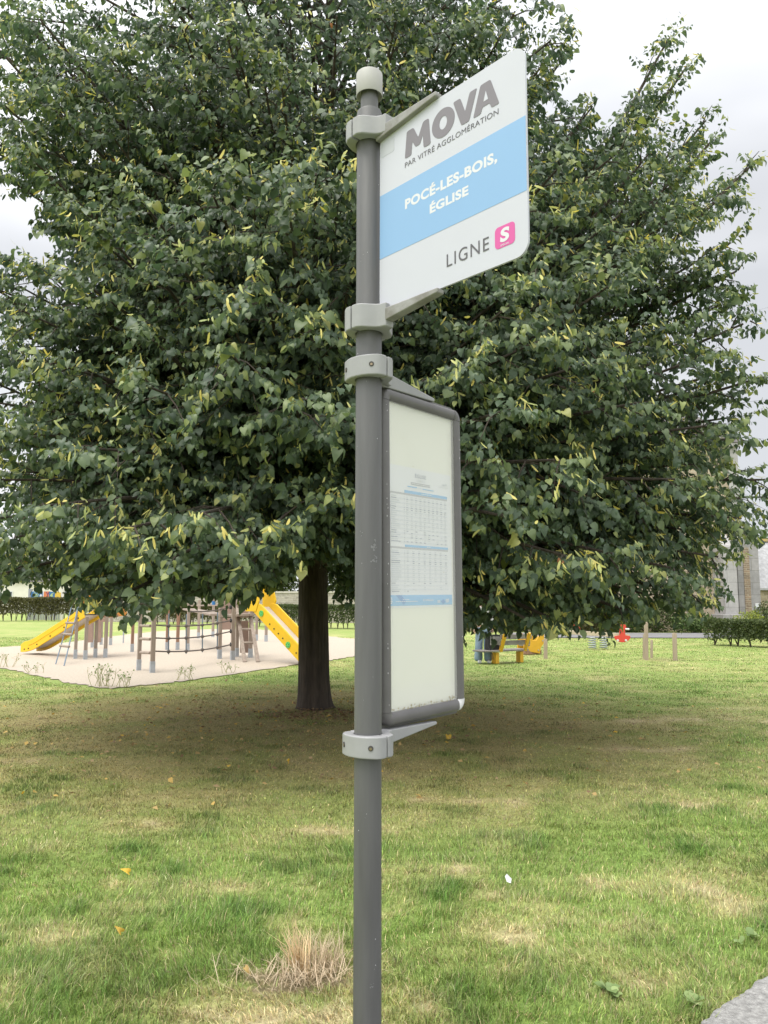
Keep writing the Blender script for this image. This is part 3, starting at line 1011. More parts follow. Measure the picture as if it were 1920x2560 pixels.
for px, py, cnt, sz in ((934, 1366, 16, .0040), (938, 1398, 14, .0036), (900, 1330, 5, .002), (930, 2470, 5, .003), (905, 640, 4, .002)):
    zc = at(px, py, 2.12).z
    ac = math.asin(max(-1, min(1, (at(px, py, 2.125).x - POLE.x) / .0376)))
    for k in range(cnt):
        a = ac + rg.gauss(0, .11) - math.pi / 2
        z = zc + rg.gauss(0, .008)
        d = Vector((math.cos(a), math.sin(a), 0))
        q = Vector((-d.y, d.x, 0))
        p = POLE + d * .03772 + UP * z
        r1 = sz * rg.uniform(.3, 1)
        sf.add([p + q * r1 * math.cos(b) * rg.uniform(.6, 1.2) + UP * r1 * math.sin(b) * rg.uniform(.5, 1.1) for b in (0, .9, 1.8, 2.7, 3.6, 4.5, 5.4)], [tuple(range(7))])
sf.build('scuff_marks', mat('scuffed_paint', (0.17, 0.17, 0.175), .6), pole_o, POLE)

# ------------------------------------------------------------------ lime tree
SIL = [(1440, -60), (1434, 60), (1428, 130), (1432, 165), (1460, 205), (1502, 232), (1492, 285), (1478, 330), (1455, 385), (1470, 395), (1500, 345), (1525, 300), (1562, 248), (1590, 180), (1604, 130), (1648, 82),
       (1688, 38), (1702, 72), (1752, 112), (1742, 150), (1722, 191), (1780, 222), (1798, 268), (1812, 318), (1790, 366), (1830, 372), (1918, 365), (1900, 415), (1865, 465), (1852, 515), (1890, 545),
       (1866, 582), (1825, 613), (1888, 655), (1838, 694), (1880, 720), (1860, 745), (1908, 785), (1888, 845), (1850, 888), (1990, 890), (1990, 990), (1911, 1000), (1890, 1048), (1905, 1092), (1852, 1123),
       (1846, 1165), (1880, 1148), (1990, 1180), (1990, 1300), (1903, 1318), (1897, 1355), (1832, 1410), (1790, 1435), (1845, 1445), (1842, 1468), (1775, 1492), (1790, 1510), (1868, 1508), (1850, 1545),
       (1740, 1535), (1710, 1545), (1694, 1566), (1640, 1552), (1575, 1556), (1535, 1578), (1515, 1612), (1484, 1584), (1440, 1560), (1380, 1578), (1300, 1566), (1240, 1560), (1200, 1580), (1100, 1585), (960, 1530), (890, 1518),
       (835, 1490), (830, 1395), (745, 1390), (735, 1430), (700, 1460), (640, 1478), (560, 1494), (450, 1494), (400, 1510), (335, 1528), (250, 1515), (205, 1512), (180, 1470), (140, 1458), (110, 1445), (60, 1470),
       (0, 1462), (-700, 1450), (-1100, 1000), (-700, 560), (-20, 555), (20, 600), (55, 640), (110, 640), (140, 615), (150, 590), (120, 570), (60, 570), (60, 552), (110, 540), (120, 515), (100, 506), (40, 498), (0, 478), (-200, 460), (-600, 100), (-400, -1500), (1000, -1500)]
tree = empty('lime_tree', TREE, 'large lime tree with a dense dark crown of pale yellow bracts behind the bus stop', 'tree')
m_bark = mat('lime_bark', (0.092, 0.070, 0.054), 0.95, col2=(0.034, 0.027, 0.022), scale=16, bump=1.0, bscale=26, stretch=(1, 1, 0.16), detail=8)
m_twig = mat('twig_bark', (0.085, 0.07, 0.05), 0.9, var=0.2, scale=10)


def axis_at(z):
    return Vector((TREE.x - 0.035 * z * math.exp(-z / 4) + 0.02 * max(0, z - 3), TREE.y + 0.08 * math.sin(z * 0.4), z))


def trunk_mesh():
    b = MB()
    nz, na = 90, 110
    for i in range(nz + 1):
        z = -0.05 + 3.4 * i / nz
        cz = axis_at(max(z, 0))
        r = 0.232 + 0.028 * math.exp(-z / 0.25) - 0.006 * z
        for k in range(na):
            a = 2 * math.pi * k / na
            da = (a - math.radians(-86) + math.pi) % (2 * math.pi) - math.pi
            rr = r * (1 - 0.17 * math.exp(-(da / 0.20) ** 2) * min(1, 0.35 + z / 2.2)) * (1 + 0.05 * math.sin(3 * a + 1) + 0.06 * math.exp(-z / 0.2) * math.sin(5 * a))
            rr *= 1 + 0.022 * float(fbm(np.array([a * 9.0 + .6 * math.sin(z * 3)]), np.array([z * 2.2]), 5, 3)[0] * 2 - 1) + 0.014 * math.sin(a * 23 + 2.0 * math.sin(z * 4 + a)) + 0.004 * random.uniform(-1, 1)
            rr += 0.03 * math.exp(-z / 0.12) * max(0, math.sin(4 * a + 0.7))
            b.v.append(cz + Vector((rr * math.cos(a), rr * math.sin(a), 0)) * 1.0)
    for i in range(nz):
        for k in range(na):
            k2 = (k + 1) % na
            b.f.append((i * na + k, i * na + k2, (i + 1) * na + k2, (i + 1) * na + k))
    b.f.append(tuple(nz * na + k for k in range(na)))
    pts = [axis_at(z) for z in np.linspace(3.3, 13.0, 16)]
    b.tube(pts, [0.165 * (1 - 0.93 * k / 15) for k in range(16)], 12)
    b.build('trunk', m_bark, tree, TREE, smooth=True)


trunk_mesh()


def r_env(z, az):
    zs = [1.8, 2.6, 4.0, 5.5, 7.0, 9.0, 11.0, 12.5, 14.0]
    rs = [4.4, 5.2, 5.6, 5.4, 5.0, 4.9, 4.3, 3.0, 1.2]
    r = float(np.interp(z, zs, rs))
    r *= 1 + 0.10 * max(0, math.cos(az)) * (z < 9)
    return r


def bez(p0, p1, p2, t):
    return p0 * (1 - t) ** 2 + p1 * (2 * t * (1 - t)) + p2 * t * t


def bez_d(p0, p1, p2, t):
    return ((p1 - p0) * (1 - t) + (p2 - p1) * t).normalized()


limbs = []
rt = random.Random(21)
NL = 128
for i in range(NL):
    t = i / NL
    h0 = 2.05 + 9.6 * t ** 1.05
    az = i * 2.39996 + rt.uniform(-.25, .25)
    if t < 0.33:
        zt = rt.uniform(2.0, 4.6)
    else:
        zt = h0 + rt.uniform(0.2, 2.0)
    R = r_env(zt, az) * rt.uniform(0.72, 1.02)
    p0 = axis_at(h0)
    p2 = Vector((TREE.x + R * math.cos(az), TREE.y + R * math.sin(az), zt))
    p1 = (p0 + p2) / 2 + Vector((0, 0, rt.uniform(0.3, 0.9) + (0.5 if t < .33 else 0)))
    limbs.append((p0, p1, p2, 1.0))
# leaders and side boughs that give the crown its outline: (px, py, distance, start height)
TIPS = [(1690, 60, 10.6, 3.2), (1745, 125, 10.3, 4.0), (1620, 150, 10.9, 4.0), (1790, 270, 9.9, 3.8), (1805, 320, 9.6, 3.4), (1910, 380, 9.0, 3.2), (1890, 550, 8.8, 3.0), (1885, 655, 8.7, 2.9), (1880, 725, 8.9, 2.8),
        (1905, 790, 8.2, 2.7), (1950, 930, 8.6, 2.6), (1900, 1090, 8.3, 2.5), (1960, 1200, 8.8, 2.5), (1900, 1300, 8.6, 2.4), (1840, 1400, 8.4, 2.3), (1862, 1520, 7.7, 2.2), (1690, 1570, 7.9, 2.2), (1500, 1608, 7.3, 2.2),
        (1390, 1590, 7.0, 2.2), (1200, 1600, 7.3, 2.2), (1300, 1300, 6.3, 2.6), (1290, 1020, 6.1, 2.7), (1560, 690, 6.6, 3.0), (1500, 900, 6.6, 3.0), (1600, 500, 8.0, 3.6), (1650, 350, 9.0, 3.8), (1700, 800, 7.4, 3.0),
        (1640, 1000, 7.0, 2.8), (1740, 1200, 7.4, 2.6), (1450, 1400, 6.6, 2.4), (1600, 1400, 7.0, 2.4), (1720, 1430, 7.6, 2.4), (1350, 850, 6.4, 3.0), (1300, 740, 6.5, 3.2), (1500, 240, 9.6, 5.0), (1440, 100, 9.6, 6.0),
        (400, 80, 7.4, 5.0), (570, 40, 7.2, 5.2), (250, 110, 7.6, 5.2), (600, 430, 6.2, 4.2), (790, 400, 6.0, 4.2), (520, 460, 6.3, 4.0), (330, 470, 6.8, 4.0), (150, 480, 7.4, 4.0), (720, 500, 6.0, 4.0), (850, 450, 6.2, 4.2),
        (350, 960, 6.2, 3.0), (560, 870, 6.0, 3.2), (190, 1120, 6.4, 2.8), (60, 1270, 6.6, 2.5), (150, 1260, 6.2, 2.5), (280, 1330, 6.0, 2.4), (330, 1520, 6.5, 2.2), (480, 1290, 5.9, 2.4), (600, 1440, 6.4, 2.3),
        (420, 1400, 6.2, 2.3), (690, 1310, 6.2, 2.4), (850, 1250, 6.4, 2.5), (860, 1020, 6.2, 2.8), (730, 1000, 6.0, 3.0), (100, 900, 6.9, 3.2), (20, 760, 7.6, 3.6), (200, 700, 7.0, 3.6), (90, 1480, 7.4, 2.2), (0, 1350, 7.2, 2.4),
        (220, 1530, 7.0, 2.2), (500, 1500, 7.2, 2.2), (640, 1480, 7.6, 2.2), (30, 1080, 7.0, 2.8), (430, 640, 6.4, 3.8), (640, 680, 6.1, 3.6), (110, 250, 8.0, 5.0), (700, 180, 7.2, 5.0), (1000, 60, 7.6, 5.6), (1200, 60, 8.0, 5.8),
        (1330, 250, 7.8, 5.2), (1340, 500, 7.0, 4.2), (1180, 900, 6.4, 3.2), (1050, 1500, 7.4, 2.2), (870, 1500, 9.5, 2.2), (930, 1450, 9.0, 2.2), (100, 350, 8.6, 5.0), (30, 200, 8.8, 5.6), (140, 560, 8.4, 4.2),
        (30, 620, 8.0, 4.0), (60, 60, 9.0, 6.0), (250, 600, 7.2, 4.0), (1250, 1150, 6.4, 2.7), (1420, 1150, 6.4, 2.7), (1380, 640, 6.7, 3.6), (1450, 520, 7.6, 3.8), (-60, 60, 9.4, 6.0), (-90, 200, 9.0, 5.6), (-90, 330, 8.8, 5.2), (40, 20, 9.6, 6.4), (160, 160, 8.8, 5.6), (70, 420, 8.6, 4.8), (-60, 700, 8, 4.0), (-60, 860, 7.6, 3.4),
        (-60, 1000, 7.4, 3.0), (1600, 620, 7.6, 3.4), (1700, 560, 8.2, 3.4), (1760, 480, 8.6, 3.4), (1700, 430, 9.0, 3.6), (1800, 620, 8.4, 3.0), (1790, 880, 7.8, 2.8), (1810, 1060, 7.8, 2.6), (1560, 380, 9.2, 4.2), (1800, 1250, 8.6, 2.5), (1760, 1330, 9.2, 2.4), (1840, 1200, 9.4, 2.5), (1700, 1480, 8.6, 2.2), (1790, 1400, 9.0, 2.3), (1740, 1100, 9.4, 2.6), (1820, 980, 9.2, 2.7), (1700, 1250, 9.6, 2.4),
        (1650, 1380, 9.0, 2.3), (1780, 1160, 8.2, 2.5), (1850, 1330, 9.8, 2.4), (1700, 1000, 9.8, 2.7), (1660, 1500, 8.2, 2.2), (1720, 1440, 8.8, 2.2), (1860, 1040, 9.4, 2.6), (40, 380, 9.4, 5.0), (-20, 420, 9.0, 4.6), (20, 700, 8.8, 3.6), (-30, 620, 8.6, 3.8), (60, 780, 8.6, 3.4), (10, 900, 8.4, 3.0), (20, 1180, 8.4, 2.5), (40, 1430, 8.6, 2.3), (-40, 1300, 7.6, 2.4), (-60, 1450, 8.0, 2.2), (30, 1480, 8.8, 2.2), (-20, 1400, 9.4, 2.2), (-40, 1200, 7.2, 2.5), (60, 1380, 9.6, 2.3), (120, 1440, 9.4, 2.2), (-30, 1080, 9.0, 2.6)]
for px, py, D, h0 in TIPS:
    p2 = at(px, py, D)
    p0 = axis_at(h0)
    up = 0.55 if p2.z < 4 else 0.2
    p1 = (p0 + p2) / 2 + Vector((0, 0, up))
    if p2.z > h0 + 3:                            # ascending leader: out first, then up
        p1 = Vector((p0.x + (p2.x - p0.x) * 0.62, p0.y + (p2.y - p0.y) * 0.62, p0.z + (p2.z - p0.z) * 0.42))
    limbs.append((p0, p1, p2, 1.25))

# boughs that close the crown's face: a jittered grid of ends on and just inside the envelope
for gy in range(40, 1600, 150):
    for gx in range(-60, 1960, 150):
        px, py = gx + rt.uniform(-60, 60) + (75 if (gy // 150) % 2 else 0), gy + rt.uniform(-50, 50)
        if not bool(in_poly(np.array([[px, py]]), SIL)[0]):
            continue
        Y = 5.9
        while Y < 10.8:
            p = at(px, py, Y)
            if math.hypot(p.x - TREE.x, p.y - TREE.y) < r_env(max(p.z, 1.8), math.atan2(p.y - TREE.y, p.x - TREE.x)):
                break
            Y += 0.15
        p2 = at(px, py, Y + rt.uniform(0.15, 1.7))
        p0 = axis_at(min(max(p2.z * 0.62, 2.2), 8.0))
        p1 = (p0 + p2) / 2 + Vector((0, 0, 0.5 if p2.z < 4 else 0.2))
        limbs.append((p0, p1, p2, 1.1))

bm_b = MB()
tw0, tw1, twk, twf = [], [], [], []                       # twig start, twig end, bract richness
SILa = SIL


def sil_ok(p, jit=0.0):
    q = project(np.array([[p.x, p.y, p.z]]))
    if jit:
        q = q + np.array([[rt.gauss(0, jit), rt.gauss(0, jit)]])
    return bool(in_poly(q, SILa)[0])


UPV = Vector((0, 0, 1))
for (p0, p1, p2, dens) in limbs:
    L = (p1 - p0).length + (p2 - p1).length
    r0 = 0.016 + 0.0095 * L
    explicit = dens > 1
    tmax = 0.34
    while tmax < 1.0 and sil_ok(bez(p0, p1, p2, tmax + 0.03)):
        tmax += 0.03
    if tmax < 0.40:
        continue
    ts = np.linspace(0, tmax * 0.97, 9)
    pts = [bez(p0, p1, p2, t) for t in ts]
    bm_b.tube(pts, [r0 * (1 - 0.88 * t) for t in ts], 6)
    rich = rt.choice((0.2, 0.5, 1.0, 1.6)) * (1.4 if explicit else 0.9)
    step = 0.30 if not explicit else 0.24
    t = 0.30 if not explicit else 0.38
    side = 1
    while t < 0.985 * tmax:
        b = bez(p0, p1, p2, t)
        d = bez_d(p0, p1, p2, t)
        t += step / L * rt.uniform(0.75, 1.25)
        side = -side
        sv = d.cross(UPV)
        sv = sv.normalized() if sv.length > 0.1 else Vector((1, 0, 0))
        ang = rt.uniform(0.55, 1.1)
        tilt = rt.gauss(0.0, 0.55)
        dd = (d * math.cos(ang) + (sv * side * math.cos(tilt) + UPV * math.sin(tilt)) * math.sin(ang)).normalized()
        ll = min(1.5, 0.30 + 0.34 * L * (1 - t)) * rt.uniform(0.7, 1.15)
        e = b + dd * ll + Vector((0, 0, -(0.34 if b.z < 5 else 0.14) * ll * rt.uniform(0.3, 1.7)))
        mid = (b + e) / 2 + Vector((0, 0, 0.08 * ll))
        if not sil_ok(e, 6):
            e = b + (e - b) * 0.5
            mid = (b + e) / 2
            ll *= 0.5
            if not sil_ok(e, 6):
                continue
        bm_b.tube([b, mid, e], [0.010, 0.007, 0.003], 4, cap=False)
        nt_ = max(3, int(ll / 0.115))
        for k in range(nt_ + 1):
            s = (k + 0.6) / (nt_ + 0.6)
            q = bez(b, mid * 2 - (b + e) / 2, e, min(s, 1))
            qd = (e - b).normalized()
            if k == nt_:
                td = qd
            else:
                sd_ = qd.cross(UPV)
                sd_ = sd_.normalized() if sd_.length > .1 else Vector((1, 0, 0))
                aa = rt.uniform(0.5, 1.0)
                td = qd * math.cos(aa) + sd_ * ((1 if k % 2 else -1) * math.sin(aa)) + UPV * rt.gauss(-0.05, 0.40)
            td.normalize()
            tl = rt.uniform(0.20, 0.40)
            tw0.append(q)
            tw1.append(q + td * tl + Vector((0, 0, -0.10 * tl)))
            twk.append(rich * (0.25 + 1.3 * max(0, t - .45)))
            twf.append(max(0, (t - 0.55) / 0.45) * (1.0 if explicit else 0.35) * (0.35 + 0.65 * s))
    # the very tip
    d = bez_d(p0, p1, p2, tmax)
    for k in range(3):
        q = bez(p0, p1, p2, tmax * (0.96 + 0.02 * k))
        tw0.append(q)
        tw1.append(q + (d + Vector((rt.gauss(0, .3), rt.gauss(0, .3), rt.gauss(0, .2)))).normalized() * rt.uniform(0.2, 0.35))
        twk.append(rich * 1.6)
        twf.append(1.0 if explicit else .5)

A0 = np.array([tuple(v) for v in tw0])
A1 = np.array([tuple(v) for v in tw1])
K = np.array(twk)
FR = np.array(twf)
pj = project(A0 + (A1 - A0) * 0.7)
ok = in_poly(pj + RNG.normal(0, 7, pj.shape), SILa) & (A0[:, 2] > 0.95)
# keep the bole itself in view and keep foliage off the near lens
A0, A1, K, FR = A0[ok], A1[ok], K[ok], FR[ok]
print('twigs', len(A0))
tb_ = MB()


def twig_mesh(P0, P1, r):
    n = len(P0)
    d = norm(P1 - P0)
    x = norm(np.cross(d, np.array([0.3, 0.2, 0.93])))
    y = np.cross(d, x)
    V = np.zeros((n, 4, 3))
    V[:, 0] = P0 + x * r
    V[:, 1] = P0 - x * r * .5 + y * r * .87
    V[:, 2] = P0 - x * r * .5 - y * r * .87
    V[:, 3] = P1
    i = np.arange(n)[:, None] * 4
    Fc = np.concatenate([i + np.array([[0, 1, 3]]), i + np.array([[1, 2, 3]]), i + np.array([[2, 0, 3]])])
    return V.reshape(-1, 3), Fc


crown = None
LEAF = np.array([(0, .05, 0), (0, .40, .02), (0, .75, 0), (0, 1.06, -.10),
                 (-.25, -.04, .06), (-.49, .20, .10), (-.46, .50, .08), (-.25, .80, .0),
                 (.25, -.04, .06), (.49, .20, .10), (.46, .50, .08), (.25, .80, .0)], float)
LEAF[:, 2] -= 0.16 * LEAF[:, 1] ** 2
LEAF_F = np.array([(0, 1, 5, 4), (1, 2, 6, 5), (2, 3, 7, 6), (0, 8, 9, 1), (1, 9, 10, 2), (2, 10, 11, 3)])


def leaf_mesh(P, axis, nrm_, size, tmpl, tf, curl):
    n = len(P)
    ax = norm(axis)
    nz = norm(nrm_ - ax * (nrm_ * ax).sum(1, keepdims=True))
    sx = np.cross(ax, nz)
    k = len(tmpl)
    T = np.repeat(tmpl[None], n, 0)
    T[:, :, 2] = T[:, :, 2] * curl[:, None]
    T[:, :, 0] = T[:, :, 0] * RNG.uniform(.72, 1.12, (n, 1)) + T[:, :, 1] ** 2 * RNG.normal(0, .12, (n, 1))
    T[:, :, 2] += T[:, :, 0] * T[:, :, 1] * RNG.normal(0, .35, (n, 1))
    V = P[:, None] + (T[:, :, 0:1] * sx[:, None] * 0.95 + T[:, :, 1:2] * ax[:, None] + T[:, :, 2:3] * nz[:, None]) * size[:, None, None]
    Fc = (np.arange(n)[:, None, None] * k + tf[None]).reshape(-1, tf.shape[1])
    return V.reshape(-1, 3), Fc


per = 11
n = len(A0)
tt = (np.arange(per)[None] + RNG.uniform(0.3, 0.9, (n, per))) / per
D = A1 - A0
Pl = A0[:, None] + D[:, None] * tt[..., None]
td = norm(D)
sd2 = norm(np.cross(td, np.array([0, 0, 1.0])) + 1e-6)
sgn = np.where((np.arange(per) % 2) == 0, 1.0, -1.0)[None, :, None]
axis = td[:, None] * RNG.uniform(0.3, 0.8, (n, per, 1)) + sd2[:, None] * sgn * RNG.uniform(0.5, 1.0, (n, per, 1)) + np.array([0, 0, -1.0]) * RNG.uniform(0.25, 1.0, (n, per, 1))
axis = norm(axis)
outw = A0 - np.array([TREE.x, TREE.y, 0])
outw[:, 2] = 0
outw = norm(outw)
nr = np.array([0, 0, 1.0]) * 0.85 + outw[:, None] * RNG.uniform(0.1, 0.9, (n, per, 1)) + RNG.normal(0, .50, (n, per, 3))
Pl = Pl + axis * 0.03                            # leaf stalk
Pl, axis, nr = Pl.reshape(-1, 3), axis.reshape(-1, 3), nr.reshape(-1, 3)
tip = tt.reshape(-1)
size = RNG.normal(0.060, 0.019, len(Pl)).clip(0.025, 0.11)
twr = np.repeat(RNG.random(n), per)
tint = np.clip(0.15 + 0.15 * RNG.normal(0, 1, len(Pl)) + (twr - .5) * 0.25 + 0.12 * (tip > 0.85) + 0.42 * np.repeat(FR, per) * RNG.uniform(.3, 1.2, len(Pl)), 0, .88)
tint = np.where(RNG.random(len(Pl)) < 0.018, 0.86, tint)
tint = np.where(RNG.random(len(Pl)) < 0.0003, 1.0, tint)
far = Pl[:, 1] > TREE.y + 1.2
curl = RNG.uniform(0.3, 2.6, len(Pl))
LF2 = LEAF[[0, 5, 7, 3, 9, 11]]
LF2F = np.array([(0, 3, 2, 1), (0, 4, 5, 3)])
sel = ~far
V1, F1 = leaf_mesh(Pl[sel], axis[sel], nr[sel], size[sel], LEAF, LEAF_F, curl[sel])
V2, F2 = leaf_mesh(Pl[far], axis[far], nr[far], size[far] * 1.1, LF2, LF2F, curl[far])
Vl = np.concatenate([V1, V2])
Fl = np.concatenate([F1, F2 + len(V1)])
tn = np.concatenate([np.repeat(tint[sel], 12), np.repeat(tint[far], 6)])
print('leaves', len(Pl))
m_leaf = tint_mat('lime_leaf', [(0.0, (0.052, 0.080, 0.050)), (0.35, (0.086, 0.130, 0.072)), (0.62, (0.165, 0.215, 0.095)), (0.86, (0.28, 0.32, 0.10)), (1.0, (0.35, 0.15, 0.05))], rough=0.45, transl=0.34, spec=0.45)
crown = np_mesh('crown', Vl, Fl, m_leaf, tree, tint=tn, origin=TREE)
bo = bm_b.build('branches', m_bark, tree, TREE, smooth=True)
Vt, Ft = twig_mesh(A0, A1, 0.0022)
np_mesh('twigs', Vt, Ft, m_twig, tree, origin=TREE)

# pale strap-like flower bracts
nb = RNG.poisson(np.clip(K, 0, 2.4) * 1.0 * np.clip(RNG.gamma(0.9, 1.2, len(K)), 0, 4))
nb = np.where(A0[:, 1] < TREE.y + 1.5, nb, (nb * 0.4).astype(int))
ix = np.repeat(np.arange(len(A0)), nb)
m_ = len(ix)
pb0 = A0[ix] + (A1 - A0)[ix] * RNG.uniform(0.1, 1.0, (m_, 1))
hang = norm(np.array([0, 0, -1.0]) + RNG.normal(0, .55, (m_, 3)) + outw[ix] * 0.45)
nrb = norm(outw[ix] + np.array([0, 0, .5]) + RNG.normal(0, .6, (m_, 3)))
sxb = norm(np.cross(hang, nrb))
nrb = np.cross(sxb, hang)
lb_ = RNG.uniform(0.06, 0.105, m_)
wb_ = RNG.uniform(0.0070, 0.0120, m_)
bend = RNG.normal(0, 0.35, m_)
pb0 = pb0 + outw[ix] * RNG.uniform(.02, .09, (m_, 1)) + np.array([0, 0, .035])
Vb = np.zeros((m_, 8, 3))
for j, (f, wf) in enumerate(((0, .45), (.35, 1.0), (.75, 1.0), (1.0, .35))):
    ctr = pb0 + hang * (lb_ * f)[:, None] + nrb * (bend * lb_ * f * f)[:, None] + sxb * (bend * lb_ * 0.5 * f * f)[:, None]
    Vb[:, 2 * j] = ctr - sxb * (wb_ * wf)[:, None]
    Vb[:, 2 * j + 1] = ctr + sxb * (wb_ * wf)[:, None]
i = np.arange(m_)[:, None] * 8
Fb = np.concatenate([i + np.array([[0, 1, 3, 2]]), i + np.array([[2, 3, 5, 4]]), i + np.array([[4, 5, 7, 6]])])
m_bract = tint_mat('lime_bract', [(0.0, (0.36, 0.42, 0.16)), (0.6, (0.60, 0.58, 0.20)), (1.0, (0.68, 0.55, 0.15))], rough=0.6, transl=0.3)
np_mesh('flower_bracts', Vb.reshape(-1, 3), Fb, m_bract, crown, tint=np.repeat(RNG.random(m_), 8), origin=TREE)
print('bracts', m_)

# ------------------------------------------------------------------ playground
m_wood = mat('weathered_larch', (0.36, 0.29, 0.235), 0.85, col2=(0.235, 0.19, 0.155), scale=14, bump=0.35, bscale=30, stretch=(1, 1, 0.08), detail=6)
m_wood2 = mat('reddish_larch', (0.34, 0.20, 0.13), 0.85, col2=(0.22, 0.13, 0.09), scale=14, bump=0.35, bscale=30, stretch=(1, 1, 0.08), detail=6)
m_steel = mat('galvanised_steel', (0.40, 0.43, 0.46), 0.5, var=0.12, scale=14, metal=0.4)
m_yellow = mat('slide_yellow', (0.74, 0.46, 0.008), 0.42, var=0.05, scale=3)
m_bed = mat('slide_steel_bed', (0.58, 0.56, 0.55), 0.35, var=0.05, scale=3, metal=0.3)
m_orange = mat('panel_orange', (0.66, 0.26, 0.035), 0.5, var=0.06, scale=4)
m_brownp = mat('panel_brown', (0.27, 0.185, 0.145), 0.7, var=0.10, scale=5)
m_green = mat('disc_green', (0.10, 0.50, 0.12), 0.45)
m_black = mat('black_rubber', (0.02, 0.02, 0.02), 0.7)
m_rope = mat('rope_grey', (0.13, 0.11, 0.10), 0.9)
m_ropeb = mat('rope_blue_grey', (0.16, 0.21, 0.26), 0.9)

G0 = gp(400, 1640)
play = empty('climbing_frame', G0, 'wooden playground climbing frame with rope net and two yellow slides on pale grit', 'climbing frame')


def beam(name, a, b, wd, hg, m, bevel=0.008, parent=play, origin=G0, up=UP):
    return MB().bar(a, b, wd, hg, up).build(name, m, parent, origin, bevel=bevel)


POSTS = [(188, 1647, 2.45, .095, 0), (213, 1649, 1.15, .105, 0), (238, 1644, 1.18, .10, 0), (263, 1644, 1.22, .105, 0), (276, 1613, 1.4, .11, 0), (330, 1630, 1.35, .10, 1), (346.6, 1676, 1.35, .10, 0), (380.5, 1682, 1.55, .11, 0),
         (417, 1625, 1.5, .10, 1), (443.5, 1625, 1.55, .11, 1), (469, 1629, 1.55, .10, 0), (496, 1596, 1.6, .12, 0), (532, 1593, 1.7, .12, 0), (548.6, 1647, 2.3, .11, 0), (581.4, 1650, 2.4, .115, 0), (592, 1642, 2.3, .10, 0),
         (626, 1644, 2.5, .11, 0), (641, 1602, 2.0, .11, 0), (665, 1604, 1.45, .115, 0), (230, 1619, 1.3, .10, 0), (252.6, 1612, 1.3, .10, 0)]
for (px, py, top, wd, kind) in POSTS:
    g = gp(px, py)
    a = math.radians(28)
    ax = (Vector((math.cos(a), math.sin(a), 0)), Vector((-math.sin(a), math.cos(a), 0)), UP)
    w_ = wd * 0.86
    po = MB().box((g.x, g.y, 0.12 + (top - 0.12) / 2), w_, w_, top - 0.12, ax).build('post', m_wood2 if kind else m_wood, play, G0, bevel=0.012)
    MB().box((g.x, g.y, 0.10), w_ + 0.012, w_ + 0.012, 0.30, ax).build('post_foot', m_steel, po, G0, bevel=0.004)


def slide(path, wdir, wd, wall, nearfirst=True):
    """trough along path with side cheeks; path: centre line of the bed"""
    hw = wd / 2
    cl = []
    b_ = MB()
    n_ = len(path)
    vs, fs2 = [], []
    for p in path:
        vs += [p - wdir * hw * .98, p + wdir * hw * .98]
    for i in range(n_ - 1):
        fs2.append((2 * i, 2 * i + 1, 2 * i + 3, 2 * i + 2))
    vs2 = [v - UP * 0.03 for v in vs]
    k = len(vs)
    b_.add(vs + vs2, fs2 + [tuple(k + j for j in reversed(f)) for f in fs2] + [(2 * i, 2 * i + 2, k + 2 * i + 2, k + 2 * i) for i in range(n_ - 1)] + [(2 * i + 1, k + 2 * i + 1, k + 2 * i + 3, 2 * i + 3) for i in range(n_ - 1)])
    sl = b_.build('slide', m_bed, play, G0, smooth=True)
    for q in (-1, 1):
        cb_ = MB()
        prof = []
        th = 0.045
        vs = []
        for i, p in enumerate(path):
            d = (path[min(i + 1, n_ - 1)] - path[max(i - 1, 0)]).normalized()
            nn = (UP - d * d.z).normalized()
            o = p + wdir * (q * hw)
            up_h = wall * (0.55 if i in (0, n_ - 1) else 1)
            for zz, tt_ in ((-0.11, 0), (-0.11, th), (up_h, th), (up_h, 0)):
                vs.append(o + nn * zz + wdir * (q * tt_))
        fs3 = []
        for i in range(n_ - 1):
            for j in range(4):
                fs3.append((4 * i + j, 4 * i + (j + 1) % 4, 4 * i + 4 + (j + 1) % 4, 4 * i + 4 + j))
        fs3 += [(0, 1, 2, 3), tuple(4 * (n_ - 1) + j for j in (3, 2, 1, 0))]
        cb_.add(vs, fs3)
        ch = cb_.build('slide_cheek', m_yellow, sl, G0, bevel=0.012)
    return sl


# left slide: from the left platform down to the left
zt = 1.22
tA = at(231, 1527, 21.4)
tA.z = zt
bA = gp(72, 1634)
dA = (Vector((bA.x, bA.y, 0)) - Vector((tA.x, tA.y, 0)))
pathA = []
for k in range(15):
    s_ = k / 14
    z = zt * (1 - min(1, s_ / 0.84)) ** 1.08
    z = max(z, 0.0) + 0.17 * math.exp(-((s_ - 0.9) / 0.35) ** 2) * (s_ > 0.0)
    z = max(0.17, zt + 0.0 - (zt - 0.17) * min(1, s_ / 0.86))
    if s_ > 0.74:
        e_ = min(1, (s_ - 0.74) / 0.26)
        z = 0.17 + (zt - 0.17) * max(0, (1 - 0.74 / 0.86)) * (1 - e_) ** 2
    pathA.append(Vector((tA.x + dA.x * s_, tA.y + dA.y * s_, z)))
wA = Vector((dA.y, -dA.x, 0)).normalized()
if wA.y > 0: wA = -wA
slideA = slide(pathA, wA, 0.44, 0.20)
# a moulded ridge and bolts on the near cheek
rg_ = MB()
rg_.tube([p + wA * 0.268 + UP * 0.07 for p in pathA[1:13]], 0.012, 6)
rg_.build('moulded_ridge', m_yellow, slideA, G0, smooth=True)
for s_ in (1, 4, 7, 10, 12, 13):
    p = pathA[s_] + wA * 0.266 - UP * 0.03
    MB().tube([p, p + wA * 0.014], 0.022, 10).build('bolt', m_black, slideA, G0)
